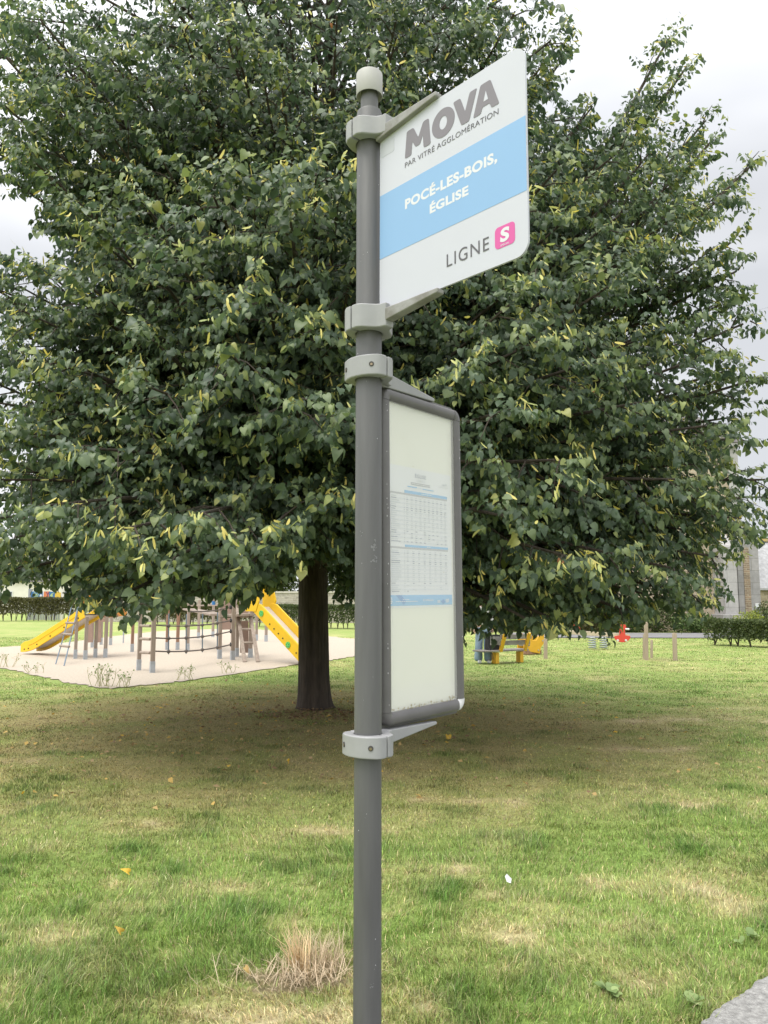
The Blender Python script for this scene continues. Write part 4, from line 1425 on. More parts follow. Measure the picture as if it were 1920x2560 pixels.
# right slide: from the tower away to the right, its foot behind the bole
tB = at(655, 1500, 20.6)
tB.z = 1.42
bB = at(786, 1640, 19.3)
dB = Vector((bB.x - tB.x, bB.y - tB.y, 0))
pathB = [Vector((tB.x + dB.x * s_, tB.y + dB.y * s_, max(0.16, 1.42 - 1.30 * s_ / 0.95 if s_ > 0.06 else 1.42))) for s_ in [k / 12 for k in range(14)]]
wB = Vector((dB.y, -dB.x, 0)).normalized()
if wB.y > 0: wB = -wB
slideB = slide(pathB, wB, 0.50, 0.22)
for s_ in (2, 8.2):
    i0 = int(s_)
    p = pathB[i0].lerp(pathB[i0 + 1], s_ - i0) + wB * 0.296 + UP * (0.06 if s_ < 5 else 0.0)
    dsc = MB().tube([p, p + wB * 0.02], 0.078, 20).build('green_disc', m_green, slideB, G0)
    for k in range(5):
        a = k * 1.257 + .4
        tdir = dB.normalized()
        q = p + tdir * (0.045 * math.cos(a)) + UP * (0.045 * math.sin(a))
        MB().tube([q + wB * 0.02, q + wB * 0.026], 0.010, 8).build('bolt', m_black, dsc, G0)
for s_ in (4, 5, 6, 7, 10):
    p = pathB[s_] + wB * 0.296 + UP * 0.02
    MB().tube([p, p + wB * 0.012], 0.02, 8).build('bolt', m_black, slideB, G0)
# hooded start of the right slide
hB = dB.normalized()
for q in (-1, 1):
    o = tB + wB * (q * 0.27) - hB * 0.18
    MB().prism([(-0.12, -0.12), (0.30, -0.12), (0.42, 0.16), (0.30, 0.50), (0.10, 0.72), (-0.12, 0.72)], o, hB, UP, wB * q, 0.0, 0.04).build('slide_side_panel', m_yellow, slideB, G0, bevel=0.01)
MB().bar(tB - hB * 0.05 + UP * 0.62 - wB * 0.27, tB - hB * 0.05 + UP * 0.62 + wB * 0.27, 0.05, 0.22).build('slide_hood', m_yellow, slideB, G0, bevel=0.01)


def P(px, py, ref):                              # the point at the distance of a foot seen at ref
    return at(px, py, gp(*ref).y)


# left platform, orange panels, dark lower panels
rA = (238, 1644)
beam('platform', P(186, 1540, rA) + Vector((0, .45, 0)), P(268, 1541, rA) + Vector((0, .45, 0)), 0.95, 0.07, m_wood2)
for x0, y0, x1, y1, dz, m_ in ((238, 1536, 270, 1532, 0.24, m_orange), (271, 1530, 316, 1527, 0.30, m_orange)):
    a, b = P(x0, y0, rA), P(x1, y1, (290, 1632))
    MB().bar(a, b, 0.04, dz).build('side_panel', m_ , play, G0, bevel=0.01)
a = P(219, 1494, rA)
MB().prism([(-0.11, -0.20), (0.13, -0.20), (0.15, 0.0), (0.0, 0.24), (-0.11, 0.06)], a, Vector((1, 0, 0)), UP, Vector((0, 1, 0)), 0, 0.035).build('gable_panel', m_orange, play, G0, bevel=0.01)
MB().bar(P(222, 1550, (240, 1628)), P(262, 1550, (240, 1628)), 0.03, 0.12).build('lower_panel', m_brownp, play, G0, bevel=0.006)
for x in (226, 247):
    MB().bar(P(x, 1552, (240, 1622)), P(x, 1606, (240, 1622)), 0.16, 0.03, up=Vector((0, 1, 0))).build('lower_panel', m_brownp, play, G0, bevel=0.006)
# thin climbing pole with pegs
g = gp(308, 1608)
cp = MB().tube([g, g + UP * 1.9], 0.028, 10).build('climbing_pole', m_steel, play, G0, smooth=True)
for py in (1542, 1561, 1581):
    p = P(308, py, (308, 1608))
    MB().tube([p, p + Vector((0.16, -0.03, 0))], 0.02, 8).build('foot_peg', m_black, cp, G0)


def swag(a, b, sag, n=8):
    return [a.lerp(b, k / n) - UP * (sag * 4 * (k / n) * (1 - k / n)) for k in range(n + 1)]


# rope ladder hanging on the left
lad = MB()
lt, lm_, rt_, rm = at(183, 1500, 20.9), gp(139, 1661), at(199, 1500, 20.9), gp(160, 1665)
lad.tube(swag(lt, lm_, 0.03), 0.016, 6).tube(swag(rt_, rm, 0.03), 0.016, 6)
lado = lad.build('rope_ladder', m_ropeb, play, G0, smooth=True)
for py in (1560, 1588, 1617):
    tq = (py - 1500) / (1661 - 1500)
    a, b = lt.lerp(lm_, tq), rt_.lerp(rm, tq)
    d = (b - a).normalized()
    MB().tube([a - d * 0.04, b + d * 0.04], 0.03, 8).build('rung', m_wood, lado, G0, smooth=True)
# rungs between the two nearest posts
for py in (1564, 1597, 1631):
    a, b = P(350, py, (346.6, 1676)), P(376, py + 1, (380.5, 1682))
    MB().tube([a, b], 0.033, 10).build('rung', m_wood, play, G0, smooth=True)
# rope net from the near posts to the tower
H_, O_ = (383, 1682), (578, 1650)
nt_ = MB()
rowsL, rowsR = (1563, 1595, 1628), (1551, 1578, 1611)
lines = [swag(P(390, a, H_), P(578, b, O_), 0.07, 14) for a, b in zip(rowsL, rowsR)]
lines.append(swag(P(470, 1528, (480, 1662)), P(577, 1518, O_), 0.05, 10))
for l in lines:
    nt_.tube(l, 0.017, 6)
neto = nt_.build('rope_net', m_rope, play, G0, smooth=True)
knot = MB()
for k in (2, 5, 8, 11):
    pts = [l[min(k, len(l) - 1)] for l in lines[:3]]
    MB().tube([pts[0] + UP * 0.28, pts[0], pts[1], pts[2] - UP * 0.06], 0.017, 6).build('net_rope', m_ropeb, neto, G0, smooth=True)
    for p in pts:
        MB().lathe(p, [(0.012, -0.045), (0.042, -0.02), (0.042, 0.02), (0.012, 0.045)], 8).build('knot', m_rope, neto, G0, smooth=True)
for l in lines:
    p = l[-1]
    MB().tube([p - Vector((0.03, 0, 0)), p + Vector((0.03, 0, 0))], 0.055, 10).build('knot', m_black, neto, G0)
# right tower: deck, brown panels, porthole panel, leaning ladder, sloping walkway
rT = (600, 1647)
beam('platform', P(547, 1540, rT) + Vector((0, .45, 0)), P(626, 1537, rT) + Vector((0, .45, 0)), 1.0, 0.07, m_wood)
MB().bar(P(611, 1552, (611, 1640)), P(611, 1632, (611, 1640)), 0.24, 0.03, up=Vector((0, 1, 0))).build('lower_panel', m_brownp, play, G0, bevel=0.006)
MB().bar(P(565, 1545, (565, 1615)), P(565, 1574, (565, 1615)), 0.40, 0.03, up=Vector((0, 1, 0))).build('lower_panel', m_brownp, play, G0, bevel=0.006)
MB().bar(P(613, 1534, (613, 1636)), P(613, 1508, (613, 1636)), 0.36, 0.03, up=Vector((0, 1, 0))).build('side_panel', m_brownp, play, G0, bevel=0.006)
MB().bar(P(562, 1538, (562, 1625)), P(562, 1492, (562, 1625)), 0.42, 0.03, up=Vector((0, 1, 0))).build('side_panel', m_brownp, play, G0, bevel=0.006)
ring = MB()
pc = P(614, 1521, (613, 1633))
ring.tube([pc + Vector((0.14 * math.cos(a), -0.02, 0.14 * math.sin(a))) for a in np.linspace(0, 2 * math.pi, 25)], 0.022, 6, cap=False)
ring.build('porthole_rim', m_bed, play, G0, smooth=True)
sp_ = MB().tube([P(534, 1512, (534, 1640)), P(534, 1503, (534, 1640))], 0.05, 10).build('blue_knob', mat('knob_blue', (0.03, 0.17, 0.42), 0.5), play, G0, smooth=True)
for (x0, x1) in ((590, 612), (620, 645)):
    beam('ladder_stringer', P(x0, 1500, (x0 + 6, 1640)), gp(x1, 1656), 0.095, 0.055, m_wood)
for py in (1545, 1578, 1611):
    tq = (py - 1500) / 156
    a = P(590, 1500, (596, 1640)).lerp(gp(612, 1656), tq)
    b = P(620, 1500, (626, 1640)).lerp(gp(645, 1656), tq)
    MB().tube([a, b], 0.035, 8).build('rung', m_wood, play, G0, smooth=True)
beam('walkway', P(472, 1523, (500, 1600)), P(545, 1537, (550, 1632)), 0.5, 0.06, m_wood)
beam('hand_rail', P(470, 1514, (500, 1604)), P(545, 1512, (550, 1636)), 0.05, 0.07, m_wood)

# ------------------------------------------------------------------ small foliage helper
LT = np.array([(0, 0, 0), (-.38, .45, .08), (0, 1, -.05), (.38, .45, .08)], float)
LTF = np.array([(0, 3, 2, 1)])


def leaf_cloud(name, pts, normal, size, m, parent, origin, spread=0.7):
    n_ = len(pts)
    ax = norm(RNG.normal(0, 1, (n_, 3)) + np.array([0, 0, .2]))
    nr_ = norm(normal + RNG.normal(0, spread, (n_, 3)))
    sz = RNG.uniform(0.7, 1.4, n_) * size
    V, Fc = leaf_mesh(pts, ax, nr_, sz, LT, LTF, np.ones(n_))
    tn_ = np.clip(RNG.normal(.45, .22, n_), 0, 1)
    return np_mesh(name, V, Fc, m, parent, tint=np.repeat(tn_, 4), origin=origin)


def foliage_mat(name, dark, light, transl=0.2):
    return tint_mat(name, [(0.0, dark), (1.0, light)], rough=0.55, transl=transl, spec=0.3)


def hedge(a, b, width, height, n, size, m, label, stems=True, group='clipped hedges round the play area', bottom=0.32, thin=0.5):
    a, b = Vector(a), Vector(b)
    mid = (a + b) / 2
    o = empty('hedge', mid, label, 'hedge', group)
    d = (b - a)
    L = d.length
    d.normalize()
    q = Vector((-d.y, d.x, 0))
    u = RNG.random(n) * L
    # a clipped body with an uneven face; thin and leggy towards the ground
    face = RNG.integers(0, 4, n)
    v = np.where(face == 0, -.5, np.where(face == 1, .5, RNG.uniform(-.5, .5, n))) * width
    zz = np.where(face >= 2, height, bottom * height + (1 - bottom) * height * RNG.random(n) ** 0.8)
    rough = (fbm(u * 2.2, zz * 2.2 + 7, 4) - .5) * 0.22
    v = v * (1 - 0.06) + np.sign(v) * rough
    zz = zz + rough * 0.5 - RNG.random(n) ** 2 * 0.12
    hole = fbm(u * 1.9, zz * 1.6, 12) < np.clip(0.62 - zz / height, 0, 1) * thin
    u, v, zz = u[~hole], v[~hole], zz[~hole]
    pts = np.array(a)[None] + np.outer(u, d) + np.outer(v, q)
    pts[:, 2] = zz
    nn = np.outer(np.sign(v), q) * .8 + np.array([0, 0, .5])
    leaf_cloud('foliage', pts, nn, size, m, o, mid)
    if stems:
        st = MB()
        k = int(L / 0.42)
        for i in range(k):
            p = a + d * (i + random.uniform(.2, .8)) * L / k + q * random.uniform(-.25, .25) * width
            for j in range(3):
                e = p + Vector((random.uniform(-.25, .25), random.uniform(-.1, .1), height * 0.8))
                st.tube([p, (p + e) / 2 + Vector((random.uniform(-.06, .06), 0, 0)), e], [0.026, 0.018, 0.01], 4, cap=False)
        st.build('stems', m_twig, o, mid)
    return o


m_hedge = foliage_mat('hedge_green', (0.035, 0.055, 0.020), (0.115, 0.145, 0.045))
m_hedge2 = foliage_mat('hedge_brownish', (0.060, 0.055, 0.025), (0.15, 0.15, 0.055))
m_shrub = foliage_mat('shrub_green', (0.040, 0.075, 0.025), (0.14, 0.20, 0.06))
a, b = gp(-300, 1553), gp(262, 1552)
hedge((a.x, a.y, 0), (b.x, b.y, 0), 1.0, 1.7, 28000, 0.14, m_hedge2, 'brownish leggy clipped hedge left behind the left yellow slide, in front of the mural fence', thin=.6)
a, b = gp(395, 1560), gp(610, 1563)
hedge((a.x, a.y, 0), (b.x, b.y, 0), 0.9, 1.25, 12000, 0.12, m_hedge2, 'brownish clipped hedge seen behind the rope net of the climbing frame', thin=.6)
a, b = gp(632, 1566), gp(1010, 1575)
hedge((a.x, a.y, 0), (b.x, b.y, 0), 0.9, 1.27, 14000, 0.11, m_hedge, 'dense green clipped hedge beside the lime trunk, below a pale stone wall', thin=0.25)
a, b = gp(1775, 1612), gp(2150, 1628)
hedge((a.x, a.y, 0), (b.x, b.y, 0), 0.8, 0.88, 16000, 0.075, m_hedge, 'low clipped green hedge along the grey road, in front of the stone church', thin=0.6)


def bush(loc, rx, ry, rz, n, size, m, label, group=None, trunk_h=0.0, name='shrub', cat='shrub'):
    loc = Vector(loc)
    o = empty(name, loc, label, cat, group)
    t_ = RNG.normal(0, 1, (n, 3))
    t_ = norm(t_) * (RNG.random((n, 1)) ** 0.35)
    lump = 1 + 0.32 * (fbm(t_[:, 0] * 2.2 + 5, t_[:, 2] * 2.2 + t_[:, 1] * 1.7 + 9, 14) - .5) * 2
    p = t_ * lump[:, None] * np.array([rx, ry, rz])
    pts = p + np.array([loc.x, loc.y, loc.z + trunk_h + rz * 0.9])
    pts[:, 2] = np.maximum(pts[:, 2], 0.02)
    leaf_cloud('crown' if cat == 'tree' else 'foliage', pts, norm(p + 1e-6) + np.array([0, 0, .4]), size, m, o, loc)
    b_ = MB()
    if cat == 'tree':
        b_.tube([loc, loc + UP * (trunk_h + rz * 1.2)], [0.05 * rx + .05, 0.03], 8)
        for k in range(7):
            e = loc + Vector((random.uniform(-.7, .7) * rx, random.uniform(-.7, .7) * ry, trunk_h + rz * random.uniform(.6, 1.6)))
            b_.tube([loc + UP * (trunk_h + .2 * rz), e], [0.03 * rx + .02, 0.01], 5)
        b_.build('trunk', m_bark, o, loc)
    else:
        for k in range(9):
            e = loc + Vector((random.uniform(-.7, .7) * rx, random.uniform(-.7, .7) * ry, rz * random.uniform(.8, 1.6)))
            b_.tube([loc + Vector((random.uniform(-.1, .1), 0, 0)), e], [0.022, 0.006], 4)
        b_.build('stems', m_twig, o, loc)
    return o


# shrubs along the far side of the road on the right
SH = 'shrubs along the far side of the road'
for px, dist, rx, rz, n_, m_, lab in ((1190, 40, 1.5, .55, 1500, m_hedge2, 'low brownish shrub behind the wooden bench and the standing person'),
                                      (1290, 40, 1.4, .62, 1600, m_shrub, 'mid green shrub behind the yellow play seat'),
                                      (1390, 40, 1.5, .68, 1700, m_hedge, 'dark green shrub beyond the left end of the seesaw'),
                                      (1480, 39.5, 1.3, .80, 1700, m_hedge2, 'brown green shrub beyond the middle of the seesaw'),
                                      (1570, 39, 1.3, .72, 1700, m_shrub, 'green shrub just right of the red seesaw seat'),
                                      (1640, 39, 1.3, .85, 1700, m_hedge, 'dark shrub behind the wooden tree stakes'),
                                      (1735, 38.5, 1.2, .52, 1800, m_shrub, 'leafy round shrub at the road edge left of the low church hedge')):
    g = at(px, 1560, dist)
    bush((g.x, g.y, 0), rx, 0.7, rz, n_, 0.12, m_, lab, SH)
m_bright = foliage_mat('shrub_yellow_green', (0.12, 0.17, 0.035), (0.34, 0.36, 0.07))
g = at(1876, 1560, 33)
bush((g.x, g.y, 0), 0.75, 0.5, 0.62, 2200, 0.07, m_bright, 'bright yellow green shrub showing above the hedge at the church buttress')
g = at(1935, 1560, 36)
bush((g.x, g.y, 0), 0.9, 0.7, 0.85, 2200, 0.10, m_hedge, 'dark evergreen bush at the right edge beside the church buttress')
g = at(700, 1500, 62)
bush((g.x - 1, g.y, 0), 3.0, 2.2, 2.6, 5000, 0.26, m_hedge, 'broad dark tree behind the stone wall left of the lime trunk', 'trees beyond the stone wall', 1.2, 'garden_tree', 'tree')
g = at(880, 1500, 60)
bush((g.x, g.y, 0), 3.2, 2.2, 2.9, 5500, 0.26, m_hedge, 'dark tree standing behind the hedge right of the lime trunk', 'trees beyond the stone wall', 1.2, 'garden_tree', 'tree')
g = at(430, 1500, 72)
bush((g.x, g.y, 0), 4.0, 2.2, 2.2, 5000, 0.3, m_shrub, 'green tree far behind the rope net of the climbing frame', 'trees beyond the stone wall', 1.0, 'garden_tree', 'tree')
g = at(1925, 1340, 85)
bush((g.x, g.y, 0), 3.6, 3.0, 4.6, 5000, 0.38, m_shrub, 'hazy green tree rising behind the low slate roof at the right edge', None, 1.0, 'garden_tree', 'tree')
g = at(1350, 1500, 75)
bush((g.x, g.y, 0), 9.0, 3.0, 3.0, 7000, 0.42, m_hedge, 'long dark tree mass far beyond the seesaw', None, 1.0, 'garden_tree', 'tree')


# ------------------------------------------------------------------ stone wall, mural fence, house
def stone_mat(name, c1, c2, mortar, sx, sz, msize=0.015, bump=0.6, var=0.25, rubble=False):
    m = bpy.data.materials.new(name)
    m.use_nodes = True
    t = m.node_tree
    p = t.nodes['Principled BSDF']
    p.inputs['Roughness'].default_value = 0.95
    p.inputs['Specular IOR Level'].default_value = 0.2
    co = N(t, 'ShaderNodeTexCoord')
    sp2 = N(t, 'ShaderNodeSeparateXYZ')
    cb2 = N(t, 'ShaderNodeCombineXYZ')
    ad = N(t, 'ShaderNodeMath', operation='ADD')
    t.links.new(co.outputs['Object'], sp2.inputs[0])
    t.links.new(sp2.outputs['X'], ad.inputs[0])
    t.links.new(sp2.outputs['Y'], ad.inputs[1])
    t.links.new(ad.outputs[0], cb2.inputs[0])
    t.links.new(sp2.outputs['Z'], cb2.inputs[1])
    vec = cb2.outputs[0]
    if rubble:
        nz = N(t, 'ShaderNodeTexNoise', i_Scale=1.4, i_Detail=2.0)
        t.links.new(vec, nz.inputs['Vector'])
        mm = N(t, 'ShaderNodeVectorMath', operation='MULTIPLY_ADD')
        mm.inputs[1].default_value = (0.22, 0.16, 0)
        t.links.new(nz.outputs['Color'], mm.inputs[0])
        t.links.new(vec, mm.inputs[2])
        vec = mm.outputs[0]
    br = N(t, 'ShaderNodeTexBrick')
    br.inputs['Scale'].default_value = 1.0
    br.inputs['Brick Width'].default_value = sx
    br.inputs['Row Height'].default_value = sz
    br.inputs['Mortar Size'].default_value = msize
    br.inputs['Mortar Smooth'].default_value = 0.3
    br.inputs['Color1'].default_value = (*c1, 1)
    br.inputs['Color2'].default_value = (*c2, 1)
    br.inputs['Mortar'].default_value = (*mortar, 1)
    t.links.new(vec, br.inputs['Vector'])
    n = N(t, 'ShaderNodeTexNoise', i_Scale=3.5, i_Detail=7.0, i_Roughness=0.7)
    t.links.new(co.outputs['Object'], n.inputs['Vector'])
    r = N(t, 'ShaderNodeMapRange')
    r.inputs['From Min'].default_value, r.inputs['From Max'].default_value = 0.3, 0.7
    r.inputs['To Min'].default_value, r.inputs['To Max'].default_value = 1 - var, 1 + var
    t.links.new(n.outputs['Fac'], r.inputs['Value'])
    vm = N(t, 'ShaderNodeVectorMath', operation='SCALE')
    t.links.new(br.outputs['Color'], vm.inputs[0])
    t.links.new(r.outputs[0], vm.inputs['Scale'])
    t.links.new(vm.outputs[0], p.inputs['Base Color'])
    bn = N(t, 'ShaderNodeBump', i_Strength=bump, i_Distance=0.03)
    sb2 = N(t, 'ShaderNodeMath', operation='SUBTRACT')
    t.links.new(n.outputs['Fac'], sb2.inputs[0])
    t.links.new(br.outputs['Fac'], sb2.inputs[1])
    t.links.new(sb2.outputs[0], bn.inputs['Height'])
    t.links.new(bn.outputs[0], p.inputs['Normal'])
    return m


m_rubble = stone_mat('rubble_schist', (0.46, 0.38, 0.28), (0.35, 0.285, 0.205), (0.44, 0.39, 0.31), 0.42, 0.15, 0.018, rubble=True)
m_rubble2 = stone_mat('garden_wall_stone', (0.42, 0.38, 0.33), (0.30, 0.275, 0.24), (0.45, 0.42, 0.37), 0.34, 0.16, 0.02, rubble=True)
m_rubdark = stone_mat('brown_rubble', (0.30, 0.22, 0.15), (0.21, 0.165, 0.12), (0.36, 0.31, 0.24), 0.30, 0.11, 0.016, rubble=True)
m_ashlar = stone_mat('granite_ashlar', (0.40, 0.385, 0.375), (0.335, 0.325, 0.32), (0.25, 0.24, 0.23), 0.95, 0.62, 0.012, bump=0.3, var=0.14)
m_ashlar2 = stone_mat('granite_ashlar_dark', (0.335, 0.32, 0.315), (0.27, 0.262, 0.26), (0.20, 0.19, 0.185), 0.80, 0.62, 0.014, bump=0.3, var=0.16)
m_slate = stone_mat('roof_slate', (0.17, 0.155, 0.15), (0.12, 0.11, 0.112), (0.07, 0.065, 0.065), 0.30, 0.20, 0.012, bump=0.4, var=0.3)
m_render = mat('pale_render', (0.66, 0.63, 0.57), 0.9, var=0.05, scale=1.5)

Yw = 58
a, b = at(255, 1500, Yw), at(905, 1500, Yw - 3)
mid = Vector(((a.x + b.x) / 2, (a.y + b.y) / 2, 0))
gwall = MB().bar((a.x, a.y, 1.05), (b.x, b.y, 1.05), 0.5, 2.1).build('garden_wall', m_rubble2, None, mid)
tag(gwall, 'pale rubble stone wall with flat coping behind the playground hedges', 'wall')
MB().bar((a.x, a.y, 2.16), (b.x, b.y, 2.16), 0.62, 0.12).build('coping', mat('coping_stone', (0.50, 0.47, 0.42), 0.9, var=.1), gwall, mid)

# fence with painted boards, far left
Ym = 63
mo = at(115, 1500, Ym)
mo.z = 0
fence = empty('mural_fence', mo, 'grey slatted fence topped by colourful painted boards, above the far left hedge', 'fence')
m_fgrey = mat('fence_grey', (0.28, 0.29, 0.32), 0.8, var=.08)
x0, x1 = at(78, 1500, Ym).x, at(152, 1500, Ym).x
for k in range(19):
    x = x0 + (x1 - x0) * k / 18
    MB().box((x, Ym, 1.0), 0.09, 0.05, 2.0).build('fence_slat', m_fgrey, fence, mo)
for x in (x0 - .12, x1 + .15):
    MB().box((x, Ym - .02, 1.25), 0.2, 0.16, 2.5).build('fence_post', m_fgrey if x < 0 and x < x1 else m_render, fence, mo)
zlo, zhi = at(100, 1493.5, Ym).z, at(100, 1478.5, Ym).z
W_ = x1 - x0


def board(name, ua, ub, m, cut=0):
    o = Vector((x0, Ym - 0.06, zlo))
    hh = zhi - zlo
    return MB().prism([(ua * W_, 0), (ub * W_, 0), (ub * W_, hh - cut), (ua * W_, hh)], o, Vector((1, 0, 0)), UP, Vector((0, 1, 0)), 0, 0.03).build(name, m, fence, mo)


m_mblue = mat('mural_blue', (0.05, 0.16, 0.36), 0.7)
m_mor = mat('mural_orange', (0.62, 0.20, 0.08), 0.7)
m_myel = mat('mural_yellow', (0.68, 0.45, 0.06), 0.7)
m_mwh = mat('mural_white', (0.62, 0.62, 0.62), 0.7)
m_mgr = mat('mural_green', (0.38, 0.48, 0.20), 0.7)
m_mpu = mat('mural_purple', (0.16, 0.06, 0.14), 0.7)
bb1 = board('painted_board', 0.0, 0.39, m_mblue)
bb2 = board('painted_board', 0.395, 0.60, m_mor)
bb3 = board('painted_board', 0.605, 0.80, m_mblue, 0.05)
bb4 = board('painted_board', 0.805, 1.0, m_myel, 0.1)


def disc(ua, vz, r, m, par, name, lift):
    p = Vector((x0 + ua * W_, Ym - 0.06 - lift, zlo + vz * (zhi - zlo)))
    MB().tube([p, p + Vector((0, 0.006, 0))], r, 18).build(name, m, par, mo)


hh = zhi - zlo
disc(0.16, 0.48, hh * 0.46, m_mgr, bb1, 'painted_ring', 0.008)
disc(0.16, 0.48, hh * 0.34, m_mblue, bb1, 'painted_disc', 0.012)
disc(0.16, 0.46, hh * 0.20, m_mgr, bb1, 'painted_disc', 0.016)
disc(0.33, 0.30, hh * 0.20, m_mwh, bb1, 'painted_spot', 0.010)
oY = Vector((x0, Ym - 0.068, zlo))
MB().prism([(0.395 * W_, 0), (0.42 * W_, 0), (0.43 * W_, hh), (0.395 * W_, hh)], oY, Vector((1, 0, 0)), UP, Vector((0, 1, 0)), 0, .006).build('painted_stripe', m_mwh, bb2, mo)
MB().prism([(0.545 * W_, 0.0), (0.565 * W_, 0.0), (0.568 * W_, .45 * hh), (0.62 * W_, .95 * hh), (0.595 * W_, .95 * hh), (0.555 * W_, .6 * hh), (0.515 * W_, .95 * hh), (0.49 * W_, .95 * hh), (0.545 * W_, .45 * hh)],
           oY - Vector((0, .004, 0)), Vector((1, 0, 0)), UP, Vector((0, 1, 0)), 0, .006).build('painted_stripe', m_mpu, bb2, mo)
MB().prism([(0.62 * W_, .2 * hh), (0.74 * W_, .1 * hh), (0.72 * W_, .5 * hh), (0.78 * W_, .85 * hh), (0.68 * W_, .6 * hh)], oY, Vector((1, 0, 0)), UP, Vector((0, 1, 0)), 0, .006).build('painted_patch', m_mgr, bb3, mo)

hx = at(120, 1500, 95)
ho = Vector((hx.x, hx.y, 0))
house = MB()
house.box((ho.x, ho.y + 3, 1.9), 16, 6, 3.8)
ho_o = house.build('house', m_render, None, ho)
tag(ho_o, 'pale rendered house with a slate roof, far left behind the mural fence', 'house')
rf = MB()
rf.add([(ho.x - 8.3, ho.y - .3, 3.8), (ho.x + 8.3, ho.y - .3, 3.8), (ho.x + 8.3, ho.y + 6.3, 3.8), (ho.x - 8.3, ho.y + 6.3, 3.8), (ho.x - 8.3, ho.y + 3, 6.4), (ho.x + 8.3, ho.y + 3, 6.4)], [(0, 1, 5, 4), (2, 3, 4, 5), (0, 4, 3), (1, 2, 5), (3, 2, 1, 0)])
rf.build('roof', m_slate, ho_o, ho)
for k in (-5, -1.5, 2.5, 5.5):
    wf = MB().box((ho.x + k, ho.y - .03, 2.0), 1.3, 0.08, 1.4).build('window', m_mwh, ho_o, ho)
    MB().box((ho.x + k, ho.y - .06, 2.0), 1.1, 0.06, 1.2).build('pane', mat('window_glass', (0.05, 0.06, 0.07), 0.1), wf, ho)

# ------------------------------------------------------------------ church on the right
Yc = 40.0
cx1 = at(1849, 1300, Yc).x                      # right corner of the main wall
co = Vector((cx1 - 6, Yc, 0))
church = empty('church', co, 'stone church with granite buttresses and slate roof at the right edge behind the lime tree', 'church')
zE = at(1849, 1118, Yc).z
MB().box((cx1 - 7, Yc + 4, zE / 2), 14, 8, zE).build('wall', m_rubble, church, co)
# corner stones of the main wall above the buttress
MB().box((cx1 - 0.22, Yc + 0.2, zE / 2 + .01), 0.52, 0.56, zE - .02).build('corner_stones', m_ashlar, church, co)
MB().bar((cx1 - 14, Yc - .05, 9.0 if False else zE + .09), (cx1 + .12, Yc - .05, zE + .09), 0.5, 0.18).build('cornice', m_ashlar, church, co)
rf = MB()
rf.add([(cx1 - 14.2, Yc - .35, zE + .2), (cx1 + .3, Yc - .35, zE + .2), (cx1 + .3, Yc + 8.3, zE + .2), (cx1 - 14.2, Yc + 8.3, zE + .2), (cx1 - 14.2, Yc + 4, zE + 4.4), (cx1 - 3.4, Yc + 4, zE + 4.4)], [(0, 1, 5, 4), (2, 3, 4, 5), (0, 4, 3), (1, 2, 5), (3, 2, 1, 0)])
rf.build('roof', m_slate, church, co)
# buttress: light face and dark return with a rubble strip
b0 = at(1813, 1500, Yc - 1.3).x
b1 = at(1846, 1500, Yc - 1.3).x
zb = at(1830, 1322, Yc - 1.3).z


def stepped(xa, xb, ya, yb, z1, m, nm):
    b_ = MB()
    b_.add([(xa, ya, 0), (xb, ya, 0), (xb, yb, 0), (xa, yb, 0), (xa, ya, z1 - .9), (xb, ya, z1 - .9), (xb, yb, z1), (xa, yb, z1)],
           [(3, 2, 1, 0), (4, 5, 6, 7), (0, 1, 5, 4), (1, 2, 6, 5), (2, 3, 7, 6), (3, 0, 4, 7)])
    return b_.build(nm, m, church, co)


stepped(b0, b1, Yc - 1.3, Yc + .1, zb, m_ashlar, 'buttress')
d0 = at(1848, 1500, Yc - 0.6).x
d1 = at(1902, 1500, Yc - 0.6).x
bt2 = stepped(d0, d1, Yc - .6, Yc + .6, zb + 0.5, m_ashlar2, 'buttress')
r0, r1 = at(1863, 1500, Yc - .62).x, at(1878, 1500, Yc - .62).x
MB().box(((r0 + r1) / 2, Yc - .61, zb / 2 - .3), r1 - r0, 0.06, zb - 1.2).build('rubble_strip', m_rubdark, bt2, co)
zp = at(1830, 1536, Yc - 1.3).z
MB().box(((b0 + b1) / 2, Yc - .7, zp / 2), b1 - b0 + .4, 1.5, zp).build('plinth', m_ashlar2, church, co, bevel=0.03)
MB().box(((d0 + d1) / 2 + .1, Yc - .1, zp / 2 - .02), d1 - d0 + .5, 1.4, zp - .04).build('plinth', m_ashlar2, church, co, bevel=0.03)
nx, nz = at(1893, 1514, Yc - .63).x, at(1893, 1514, Yc - .63).z
nb_ = MB().box((nx, Yc - .62, nz), 0.17, 0.02, 0.24).build('notice', m_mwh, church, co)
MB().box((nx, Yc - .633, nz), 0.09, 0.006, 0.13).build('notice_print', m_tpale, nb_, co)
# lean-to on the far right: wall with orange lichen on the eaves, slate slope
ax0 = at(1899, 1500, Yc + 3).x
za, zb2 = at(1900, 1470, Yc + 3).z, at(1900, 1352, Yc + 5).z
MB().box((ax0 + 5, Yc + 6, za / 2), 10, 5.8, za).build('wall', m_rubble, church, co)
rf = MB()
rf.add([(ax0 - .2, Yc + 2.8, za), (ax0 + 10.2, Yc + 2.8, za), (ax0 + 10.2, Yc + 5.4, zb2), (ax0 - .2, Yc + 5.4, zb2), (ax0 - .2, Yc + 2.8, za - .12), (ax0 + 10.2, Yc + 2.8, za - .12), (ax0 + 10.2, Yc + 5.4, zb2 - .12), (ax0 - .2, Yc + 5.4, zb2 - .12)],
       [(0, 1, 2, 3), (7, 6, 5, 4), (0, 4, 5, 1), (1, 5, 6, 2), (2, 6, 7, 3), (3, 7, 4, 0)])
rf.build('roof', mat('grey_slate_lichen', (0.36, 0.36, 0.37), 0.8, var=.25, scale=6, bump=.4), church, co)
